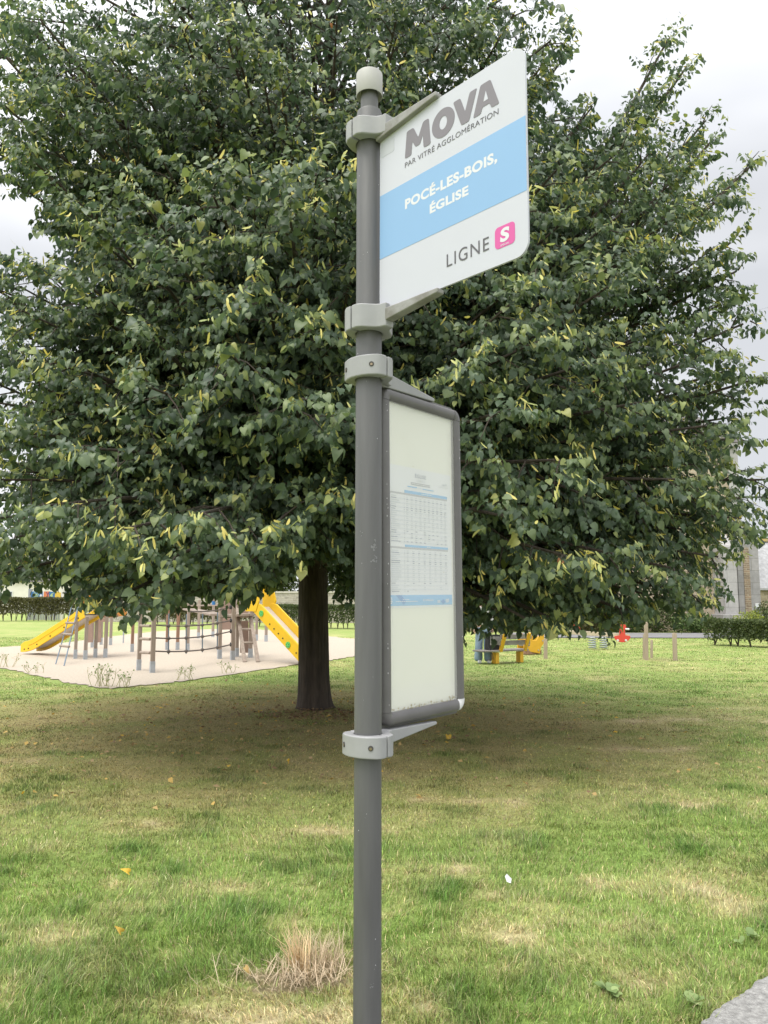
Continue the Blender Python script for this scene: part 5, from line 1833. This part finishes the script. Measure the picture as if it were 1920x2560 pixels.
MB().bar((ax0 - .2, Yc + 5.35, zb2 + .06), (ax0 + 10, Yc + 5.35, zb2 + .06), 0.2, 0.16).build('ridge_tiles', mat('ridge_lichen', (0.52, 0.38, 0.12), 0.9, col2=(.33, .27, .2), scale=5), church, co)

# ------------------------------------------------------------------ bench, person, bag, yellow seat, stakes, seesaw
m_bwood = mat('bench_board', (0.27, 0.245, 0.23), 0.85, col2=(0.16, 0.145, 0.135), scale=10, bump=.3, stretch=(.12, 1, 1))
m_byel = mat('bench_yellow', (0.66, 0.36, 0.02), 0.5, var=.08, scale=6)
Bf = gp(1248, 1660)
Br = gp(1304, 1655)
bx = (at(1304, 1626, Br.y + .15) - at(1248, 1634, Bf.y))
ex = Vector((Br.x - Bf.x, Br.y - Bf.y, 0)).normalized()
ex = Vector((0.86, 0.51, 0)).normalized()
ey = Vector((-ex.y, ex.x, 0))
BO = Vector((Bf.x - .02, Bf.y + .06, 0))
bench = empty('bench', BO, 'low park bench of weathered boards on yellow legs, a black bag on its seat', 'bench')
SH_ = 0.30                                       # seat height as seen
leg_s = 0.115
LB = 0.80
for s_ in (0.0, LB):
    p = BO + ex * s_ + ey * 0.10
    lg = MB().box(p + UP * (SH_ / 2 - .01), 0.11, 0.17, SH_ - .02, (ex, ey, UP)).build('leg', m_byel, bench, BO, bevel=.008)
    q0 = p + ex * 0.07 - ey * 0.12 + UP * (SH_ - .0)
    MB().bar(q0, q0 + ex * 0.10 * 0 + UP * 0.46 + (-ey) * 0.20, 0.06, 0.09, up=ex).build('back_support', m_byel, bench, BO, bevel=.008)
for k in range(3):
    p = BO + ey * (0.02 + 0.155 * k) + UP * (SH_ + .022)
    MB().bar(p - ex * 0.50, p + ex * (LB + .18), 0.145, 0.04).build('seat_board', m_bwood, bench, BO, bevel=.006)
for k, (zz, off) in enumerate(((0.22, -.155), (0.37, -.215))):
    p = BO + ey * off + UP * (SH_ + zz) + ey * .08
    MB().bar(p - ex * (0.02 if k == 0 else .02), p + ex * (LB + .20), 0.03, 0.12).build('back_board', m_bwood, bench, BO, bevel=.006)
# bag on the seat
m_bag = mat('black_bag_fabric', (0.018, 0.018, 0.02), 0.75, var=.2, scale=20, bump=.2)
BG = BO - ex * 0.02 + ey * 0.17 + UP * (SH_ + .043)
bag = MB()
bag.prism([(-.20, 0), (.20, 0), (.205, .10), (.20, .34), (.17, .38), (-.15, .38), (-.185, .34), (-.205, .10)], BG, ex, UP, ey, -.085, .085)
bag_o = bag.build('bag', m_bag, None, BG, bevel=.02, seg=3)
tag(bag_o, 'black upright bag with a grey front flap standing on the bench seat', 'bag')
MB().prism([(-.165, .12), (.165, .12), (.16, .33), (-.14, .345)], BG, ex, UP, ey, -.095, -.0858).build('front_flap', mat('bag_grey_panel', (0.26, 0.25, 0.24), .7, var=.1), bag_o, BG, bevel=.003)
MB().tube([BG + ex * .12 * math.cos(a) + UP * (.375 + .10 * math.sin(a)) for a in np.linspace(0, math.pi, 9)], .011, 6).build('handle', m_bag, bag_o, BG, smooth=True)
MB().tube([BG - ex * .20 + UP * .30 - ey * .06, BG - ex * .235 + UP * .1 - ey * .10, BG - ex * .22 - UP * .10 - ey * .26, BG - ex * .21 - UP * .22 - ey * .27], .009, 5).build('strap', m_bag, bag_o, BG, smooth=True)


# person: one continuous skinned body, clothing as children
def skin_obj(name, nodes, edges, m, parent, origin, sub=2, smooth_shade=True):
    """nodes: list of (point, rx, ry)"""
    me = bpy.data.meshes.new(name)
    me.from_pydata([tuple(Vector(p) - origin) for p, *_ in nodes], edges, [])
    o = bpy.data.objects.new(name, me)
    COL.objects.link(o)
    sk = o.modifiers.new('skin', 'SKIN')
    sk.use_smooth_shade = True
    me.skin_vertices.new() if not me.skin_vertices else None
    for i, nd in enumerate(nodes):
        me.skin_vertices[0].data[i].radius = (nd[1], nd[2] if len(nd) > 2 else nd[1])
    me.skin_vertices[0].data[0].use_root = True
    sb_ = o.modifiers.new('subdiv', 'SUBSURF')
    sb_.levels = sb_.render_levels = sub
    me.materials.append(m)
    if parent: o.parent = parent
    else: o.location = origin
    return o


PF = gp(1209, 1657)
PB = Vector((PF.x, PF.y, 0))
m_skin = mat('skin', (0.50, 0.32, 0.24), 0.55)
m_jeans = mat('washed_denim', (0.27, 0.36, 0.47), 0.85, col2=(0.19, 0.26, 0.36), scale=6, bump=.4, bscale=40)
m_top = mat('pale_shirt', (0.55, 0.55, 0.54), 0.85, var=.06, scale=8)
m_hair = mat('brown_hair', (0.06, 0.04, 0.03), 0.6)


def W3(x, y, z):
    return PB + Vector((x, y, z))


nodes = [(W3(0, 0, .93), .135, .10), (W3(0, 0, 1.10), .125, .09), (W3(0, 0, 1.30), .15, .10), (W3(0, -.005, 1.42), .09, .07), (W3(0, -.01, 1.49), .052), (W3(0, -.01, 1.56), .075, .085), (W3(0, -.01, 1.65), .078, .095), (W3(0, -.005, 1.71), .05, .06),
         (W3(-.09, 0, .86), .085), (W3(-.10, -.02, .48), .058), (W3(-.105, .02, .10), .04), (W3(-.11, -.10, .045), .035),
         (W3(.09, 0, .86), .085), (W3(.10, -.03, .48), .058), (W3(.11, .0, .10), .04), (W3(.12, -.12, .045), .035),
         (W3(-.19, 0, 1.38), .05), (W3(-.24, .03, 1.12), .04), (W3(-.24, -.10, .90), .032), (W3(-.235, -.14, .84), .034, .022),
         (W3(.19, 0, 1.38), .05), (W3(.25, .03, 1.12), .04), (W3(.22, -.12, .92), .032), (W3(.21, -.16, .86), .034, .022),
         (W3(0, -.105, 1.585), .014)]
edges = [(0, 1), (1, 2), (2, 3), (3, 4), (4, 5), (5, 6), (6, 7), (0, 8), (8, 9), (9, 10), (10, 11), (0, 12), (12, 13), (13, 14), (14, 15), (2, 16), (16, 17), (17, 18), (18, 19), (2, 20), (20, 21), (21, 22), (22, 23), (5, 24)]
for h_, sx_ in ((19, -1), (23, 1)):
    base = nodes[h_][0]
    for f_, (dx, ln) in enumerate(((-.024, .072), (-.008, .080), (.008, .076), (.023, .060))):
        k = len(nodes)
        nodes.append((base + Vector((dx, -.01, -.035)), .0088))
        nodes.append((base + Vector((dx * 1.2, -.02, -.035 - ln * .55)), .008))
        nodes.append((base + Vector((dx * 1.2, -.012, -.035 - ln)), .007))
        edges += [(h_, k), (k, k + 1), (k + 1, k + 2)]
    k = len(nodes)
    nodes.append((base + Vector((-sx_ * .030, -.025, -.012)), .010))
    nodes.append((base + Vector((-sx_ * .042, -.04, -.045)), .0085))
    edges += [(h_, k), (k, k + 1)]
person = skin_obj('person', nodes, edges, m_skin, None, PB, sub=2)
tag(person, 'person in loose pale blue jeans standing behind the left end of the bench', 'person')
jn = [(W3(0, 0, .95), .165, .125), (W3(0, 0, .88), .17, .13), (W3(-.095, 0, .78), .115), (W3(-.115, -.02, .46), .105), (W3(-.13, .01, .16), .112), (W3(-.135, .0, .02), .118, .125),
      (W3(.095, 0, .78), .115), (W3(.10, -.03, .46), .105), (W3(.12, .0, .16), .112), (W3(.125, -.01, .02), .118, .125)]
skin_obj('jeans', jn, [(0, 1), (1, 2), (2, 3), (3, 4), (4, 5), (1, 6), (6, 7), (7, 8), (8, 9)], m_jeans, person, PB)
sn = [(W3(0, 0, .90), .165, .125), (W3(0, 0, 1.10), .15, .115), (W3(0, 0, 1.32), .175, .12), (W3(0, 0, 1.43), .085, .075), (W3(-.20, 0, 1.38), .065), (W3(-.245, .03, 1.14), .058), (W3(-.243, -.08, .95), .05), (W3(.20, 0, 1.38), .065), (W3(.255, .03, 1.14), .058), (W3(.23, -.10, .96), .05)]
skin_obj('shirt', sn, [(0, 1), (1, 2), (2, 3), (2, 4), (4, 5), (5, 6), (2, 7), (7, 8), (8, 9)], m_top, person, PB)
skin_obj('hair', [(W3(0, .02, 1.69), .085, .10), (W3(0, .05, 1.60), .075, .06), (W3(0, .06, 1.52), .05, .04)], [(0, 1), (1, 2)], m_hair, person, PB)
for q in (-1, 1):
    MB().lathe(W3(q * .03, -.098, 1.625), [(.004, -.008), (.012, 0), (.004, .008)], 8).build('eye', m_black, person, PB, smooth=True)
MB().box(W3(0, -.096, 1.55), .045, .012, .010).build('mouth', mat('lips', (.35, .14, .12), .5), person, PB, bevel=.003)
for q in (-1, 1):
    MB().box(W3(q * .12, -.13, .035), .085, .22, .07).build('shoe', m_mwh, person, PB, bevel=.025, seg=3)

# yellow play seat right of the bench
YO = gp(1338, 1636)
ys = empty('play_seat', YO, 'yellow panel play seat on a brown block, half hidden by leaves right of the bench', 'play seat')
MB().prism([(-.42, .12), (.16, .02), (.20, .20), (.30, .30), (.34, .62), (.22, .66), (.05, .42), (-.10, .40), (-.24, .62), (-.36, .60), (-.40, .30)], YO, ex * .9 + ey * -.2, UP, ey, -.02, .02).build('side_panel', m_byel, ys, YO, bevel=.01)
MB().prism([(-.42, .12), (.16, .02), (.20, .20), (.30, .30), (.34, .62), (.22, .66), (.05, .42), (-.10, .40), (-.24, .62), (-.36, .60), (-.40, .30)], YO + ey * .4 + ex * .1, ex * .9 + ey * -.2, UP, ey, -.02, .02).build('side_panel', m_byel, ys, YO, bevel=.01)
MB().box(YO + UP * .06 + ey * .2, .55, .36, .12, (ex, ey, UP)).build('base_block', m_wood2, ys, YO, bevel=.01)
MB().box(YO + UP * .27 + ey * .2 - ex * .1, .40, .36, .05, (ex, ey, UP)).build('seat', m_bwood, ys, YO, bevel=.01)
for q in ((-.3, .2), (.1, .12), (.26, .4)):
    p = YO + (ex * .9 + ey * -.2) * q[0] + UP * q[1]
    MB().tube([p - ey * .02, p - ey * .034], .022, 8).build('bolt', m_steel, ys, YO)

m_stake = mat('stake_wood', (0.42, 0.335, 0.25), 0.9, col2=(0.30, 0.24, 0.18), scale=10, bump=.4, stretch=(1, 1, .12))


def stake(px, py, topy, rad, label, lean=0.0, grp=None):
    g = gp(px, py)
    top = at(px + lean, topy, g.y)
    b_ = MB().tube([g - UP * .05, g.lerp(top, .5), top - UP * .03, top], [rad, rad, rad * .97, rad * .75], 10)
    o = b_.build('stake', m_stake, None, Vector((g.x, g.y, 0)), smooth=True)
    tag(o, label, 'stake', grp)
    return o


stake(1364, 1646, 1596, .055, 'short weathered wooden stake right beside the yellow play seat')
GS = 'wooden stakes round the dirt patch'
stake(1616, 1649, 1555, .055, 'tallest pale wooden stake, at the left front of the dirt patch', -1, GS)
stake(1609.5, 1646, 1585, .034, 'thin darker stake just left of the tall pale stake', 1, GS)
stake(1629, 1644, 1600, .036, 'thin grey stake at the back of the dirt patch', 0, GS)
stake(1688, 1650, 1582, .060, 'thick pale stake standing alone at the right of the dirt patch', -2, GS)

# seesaw on a spring
SY = 25.6
SO = at(1490, 1600, SY)
SO.z = 0
sees = empty('seesaw', SO, 'spring seesaw with a grey beam and red end panels beyond the bench', 'seesaw')
m_red = mat('panel_red', (0.62, 0.055, 0.035), 0.5, var=.05)
m_sgrey = mat('seesaw_beam', (0.50, 0.41, 0.31), 0.8, var=.1, scale=8)
bL, bR = at(1416, 1580, SY), at(1572, 1590, SY)
MB().bar(bL, bR, .20, .13).build('beam', m_sgrey, sees, SO, bevel=.01)
ro_ = Vector((at(1553, 1590, SY).x, SY - .1, at(1553, 1590, SY).z))
zs_ = 1 / (F / SY)
pan = [(-18 * zs_, 0)] + [(20 * zs_ * math.cos(a), 14 * zs_ * math.sin(a) - 1 * zs_) for a in np.linspace(math.pi * 1.04, 2 * math.pi - .04 * math.pi, 14)] + [(20 * zs_, 0), (8 * zs_, 2 * zs_), (7 * zs_, 16 * zs_), (11 * zs_, 20 * zs_), (9 * zs_, 28 * zs_), (-6 * zs_, 28 * zs_), (-10 * zs_, 20 * zs_), (-7 * zs_, 14 * zs_), (-7 * zs_, 2 * zs_)]
rp = MB().prism(pan, ro_, Vector((1, 0, 0)), UP, Vector((0, 1, 0)), -.02, .02).build('end_panel', m_red, sees, SO, bevel=.006)
for a, b in ((-12, -10), (8, -10)):
    p = ro_ + Vector((a * zs_, -.02, b * zs_))
    MB().tube([p, p - Vector((0, .05, 0))], .035, 8).build('bolt', m_mwh, rp, SO)
for q in (-1, 1):
    p = ro_ + Vector((q * 8 * zs_, -.02, 17 * zs_))
    MB().tube([p, p + Vector((q * .12, -.04, .0))], .03, 8).build('handle', m_mwh, rp, SO, smooth=True)
lo_ = Vector((at(1440, 1563, SY).x, SY - .1, at(1440, 1563, SY).z))
MB().prism([(-.05, -.16), (.10, -.14), (.13, .02), (.03, .15), (-.08, .12), (-.10, 0)], lo_, Vector((1, 0, 0)), UP, Vector((0, 1, 0)), -.02, .02).build('end_panel', m_red, sees, SO, bevel=.006)
MB().bar(lo_ + Vector((0, .06, -.12)), lo_ + Vector((0, .06, -.30)), .08, .04, up=Vector((0, 1, 0))).build('panel_bracket', m_red, sees, SO)
for cx_ in (1480, 1508):
    cpt = at(cx_, 1590, SY)
    pts = []
    ztop = cpt.z - .03
    for k in range(61):
        a = k / 60 * 2 * math.pi * 5
        pts.append(Vector((cpt.x + .12 * math.cos(a), SY + .12 * math.sin(a), 0.02 + (ztop - .02) * k / 60)))
    MB().tube(pts, .017, 6).build('spring', m_steel, sees, SO, smooth=True)

# ------------------------------------------------------------------ plants and litter on the lawn
m_weed = foliage_mat('weed_green', (0.13, 0.20, 0.07), (0.28, 0.36, 0.14))
m_stalk = mat('dry_stalk', (0.34, 0.33, 0.16), 0.85, var=.2)


def tall_weed(px, py, hgt, n, label):
    g = gp(px, py)
    b_ = MB()
    tops = []
    for k in range(n):
        p = g + Vector((random.uniform(-.22, .22), random.uniform(-.12, .12), 0))
        e = p + Vector((random.uniform(-.12, .12), random.uniform(-.08, .08), hgt * random.uniform(.45, 1.0)))
        m0 = (p + e) / 2 + Vector((random.uniform(-.04, .04), 0, 0))
        b_.tube([p, m0, e], [.006, .005, .003], 4)
        for j in range(3):
            s_ = m0.lerp(e, random.random())
            f_ = s_ + Vector((random.uniform(-.08, .08), random.uniform(-.04, .04), random.uniform(.03, .10)))
            b_.tube([s_, f_], [.0035, .0025], 4)
            tops.append(f_)
    o = b_.build('weed', m_stalk, None, Vector((g.x, g.y, 0)))
    tag(o, label, 'weed', 'weeds at the edge of the grit')
    pts = np.array([tuple(t) for t in tops] * 2) + RNG.normal(0, .012, (len(tops) * 2, 3))
    leaf_cloud('leaves', pts, np.array([0, -.5, .8]), .035, m_weed, o, Vector((g.x, g.y, 0)))


tall_weed(255, 1716, 0.42, 13, 'tallest dry weed clump at the near tip of the pale grit')
tall_weed(290, 1718, 0.24, 9, 'lower weed clump just right of the tallest one on the grit edge')
tall_weed(6, 1668, 0.36, 9, 'weed clump at the left end of the grit edge')
tall_weed(464, 1700, 0.30, 8, 'thin weed clump on the grit edge below the rope net')
tall_weed(570, 1684, 0.22, 6, 'small weed clump on the grit edge below the leaning ladder')
tall_weed(80, 1683, 0.18, 6, 'low creeping weed on the grit edge below the left slide foot')


def grass_clump(px, py, n, L, spread, colr, label, name='grass_tuft', cat='grass tuft', wd=.004, lie=(.3, 1.3), m=None, azr=(0, 6.28), grp=None):
    g = gp(px, py)
    x = g.x + RNG.normal(0, spread[0], n)
    y = g.y + RNG.normal(0, spread[1], n)
    az = RNG.uniform(*azr, n)
    ln = RNG.uniform(*lie, n)
    LL = RNG.uniform(.5, 1.1, n) * L
    d3 = np.stack([np.cos(az), np.sin(az), np.zeros(n)], 1)
    s = np.stack([-np.sin(az), np.cos(az), np.zeros(n)], 1) * wd / 2
    base = np.stack([x, y, np.full(n, -.01)], 1)
    V = np.zeros((n, 5, 3))
    p1 = d3 * (np.sin(ln * .6) * LL * .5)[:, None] + np.array([0, 0, 1]) * (np.cos(ln * .6) * LL * .5)[:, None]
    p2 = p1 + d3 * (np.sin(ln) * LL * .5)[:, None] + np.array([0, 0, 1]) * (np.cos(ln) * LL * .5)[:, None]
    wob = RNG.normal(0, .012, (n, 3))
    V[:, 0], V[:, 1], V[:, 2], V[:, 3], V[:, 4] = base - s, base + s, base + p1 + wob + s * .8, base + p1 + wob - s * .8, base + p2 + RNG.normal(0, .016, (n, 3))
    i = np.arange(n)[:, None] * 5
    tri = np.concatenate([i + np.array([[0, 1, 2]]), i + np.array([[0, 2, 3]]), i + np.array([[3, 2, 4]])])
    c_ = np.array(colr)[None] * RNG.uniform(.65, 1.25, (n, 1))
    o = np_mesh(name, V.reshape(-1, 3), tri, attr_tuft, rgb=np.repeat(c_, 5, 0), origin=(g.x, g.y, 0))
    tag(o, label, cat, grp)


attr_tuft = attr_mat('tuft_blade', 0.6, var=0, transl=.2)
tuft_ = grass_clump(757, 2428, 90, .22, (.020, .012), (.62, .47, .27), 'straw coloured dead grass tuft leaning left, beside the foot of the post', wd=.0050, lie=(.35, 1.1), azr=(1.5, 3.6), grp='dead grass tufts')
grass_clump(800, 2418, 170, .17, (.055, .035), (.58, .47, .32), 'upright pale dead grass tuft just right of the leaning straw one', wd=.0040, lie=(.2, 1.2), grp='dead grass tufts')
grass_clump(745, 2445, 260, .14, (.13, .055), (.56, .45, .31), 'flattened straw spread on bare soil in front of the dead tufts', wd=.0036, lie=(.95, 1.56), grp='dead grass tufts')

# broad-leaved weeds near the kerb
def rosette(px, py, n, L, label):
    g = gp(px, py)
    b_v, b_f = [], []
    for k in range(n):
        a = k * 2.4 + random.uniform(-.3, .3)
        el = random.uniform(.6, 1.25)
        l_ = L * random.uniform(.6, 1.1)
        d = Vector((math.cos(a) * math.cos(el), math.sin(a) * math.cos(el), math.sin(el)))
        s_ = Vector((-math.sin(a), math.cos(a), 0))
        o = len(b_v)
        prof = ((0, .05), (.2, .16), (.5, .30), (.8, .22), (1.0, .02))
        for t_, w_ in prof:
            c_ = Vector((g.x, g.y, 0.0)) + d * l_ * t_ - UP * (l_ * .35 * t_ * t_)
            b_v += [c_ - s_ * w_ * l_ + UP * .012 * w_, c_, c_ + s_ * w_ * l_ + UP * .012 * w_]
        for j in range(len(prof) - 1):
            for q in (0, 1):
                b_f.append((o + 3 * j + q, o + 3 * j + q + 1, o + 3 * j + q + 4, o + 3 * j + q + 3))
    V = np.array([tuple(v) for v in b_v])
    o = np_mesh('plantain', V, np.array(b_f), m_weed, tint=np.repeat(RNG.random(n), 15), origin=(g.x, g.y, 0), smooth=True)
    tag(o, label, 'weed', 'broad leaved weeds near the kerb')


rosette(1732, 2508, 8, .07, 'broad leaved weed with several pale leaves nearest the kerb edge')
rosette(1725, 2490, 5, .05, 'smaller broad leaved weed just above the one at the kerb')
rosette(1880, 2345, 7, .065, 'broad leaved weed near the right edge of the lawn')
rosette(1850, 2360, 5, .055, 'broad leaved weed left of the one at the right edge')
rosette(1520, 2478, 5, .07, 'pale broad leaved weed in long grass left of the kerb')
rosette(1535, 2490, 4, .05, 'small weed beside the pale one in the long grass')

# paper scrap
g = gp(1272, 2212)
MB().add([g + Vector(v) for v in ((-.022, 0, .030), (.016, -.012, .024), (.030, .014, .055), (-.006, .018, .082), (-.026, .010, .060))], [(0, 1, 2), (0, 2, 4), (2, 3, 4)])
ps_ = MB()
ps_.add([g + Vector(v) for v in ((-.012, 0, .018), (.010, -.010, .012), (.017, .010, .030), (-.008, .012, .056), (-.020, .008, .044))], [(0, 1, 2), (0, 2, 4), (2, 3, 4)])
tag(ps_.build('paper_scrap', mat('paper_white', (.72, .73, .76), .7), None, g), 'crumpled white paper scrap lying in the grass', 'paper scrap')

# fallen leaves: a few near ones one can point to, the rest as litter
m_fall = tint_mat('fallen_leaf', [(0.0, (0.16, 0.085, 0.05)), (0.45, (0.36, 0.26, 0.13)), (1.0, (0.66, 0.42, 0.05))], rough=.7, transl=.15)
for (px, py, sz, lab, tv) in ((322, 2182, .040, 'yellow fallen leaf standing in the grass left of the post', 1.0), (717, 1902, .06, 'yellow fallen leaf on the brown grass left of the lower clamp', 1.0), (303, 2330, .035, 'pale yellow fallen leaf low in the left grass', .85),
                              (1120, 1838, .07, 'yellow fallen leaf just right of the lower bracket arm', .95), (612, 2418, .032, 'yellowish fallen leaf left of the dead grass tuft', .6)):
    g = gp(px, py, .03)
    n1 = np.array([[g.x, g.y, g.z]])
    V, Fc = leaf_mesh(n1, norm(RNG.normal(0, 1, (1, 3)) + np.array([[0, -.3, .5]])), norm(np.array([[.2, -.8, .7]])), np.array([sz]), LEAF, LEAF_F, np.array([3.4]))
    o = np_mesh('fallen_leaf', V, Fc, m_fall, tint=np.full(len(V), tv), origin=(g.x, g.y, 0))
    tag(o, lab, 'fallen leaf', 'fallen leaves one can tell apart')
nf = 2600
r_ = 5.6 * np.sqrt(RNG.random(nf)) * RNG.uniform(.3, 1.0, nf)
th_ = RNG.uniform(0, 2 * np.pi, nf)
fx, fy = TREE.x + r_ * np.cos(th_) * 1.25, TREE.y - 1.0 + r_ * np.sin(th_)
# a drift of red brown leaves round the foot of the bole
kd_ = 700
fx[:kd_] = TREE.x + 0.2 + RNG.normal(0, .85, kd_)
fy[:kd_] = TREE.y - .75 + RNG.normal(0, .30, kd_)
kp = (np.hypot(fx - TREE.x, fy - TREE.y) > .3) & (fy > 3.2) & ~in_poly(np.stack([fx, fy], 1), sand_poly)
tv = np.where(np.arange(nf) < kd_, RNG.uniform(0, .35, nf), RNG.choice([.15, .4, .55, .7, .95], nf, p=[.2, .3, .27, .17, .06]))
fx, fy, tv = fx[kp], fy[kp], tv[kp]
Pn = np.stack([fx, fy, RNG.uniform(.015, .04, len(fx))], 1)
V, Fc = leaf_mesh(Pn, norm(RNG.normal(0, 1, (len(fx), 3)) * np.array([1, 1, .2])), norm(np.array([0, 0, 1.0]) + RNG.normal(0, .35, (len(fx), 3))), RNG.uniform(.03, .07, len(fx)), LT, LTF, np.ones(len(fx)))
tag(np_mesh('fallen_leaves', V, Fc, m_fall, tint=np.repeat(tv, 4)), kind='stuff')
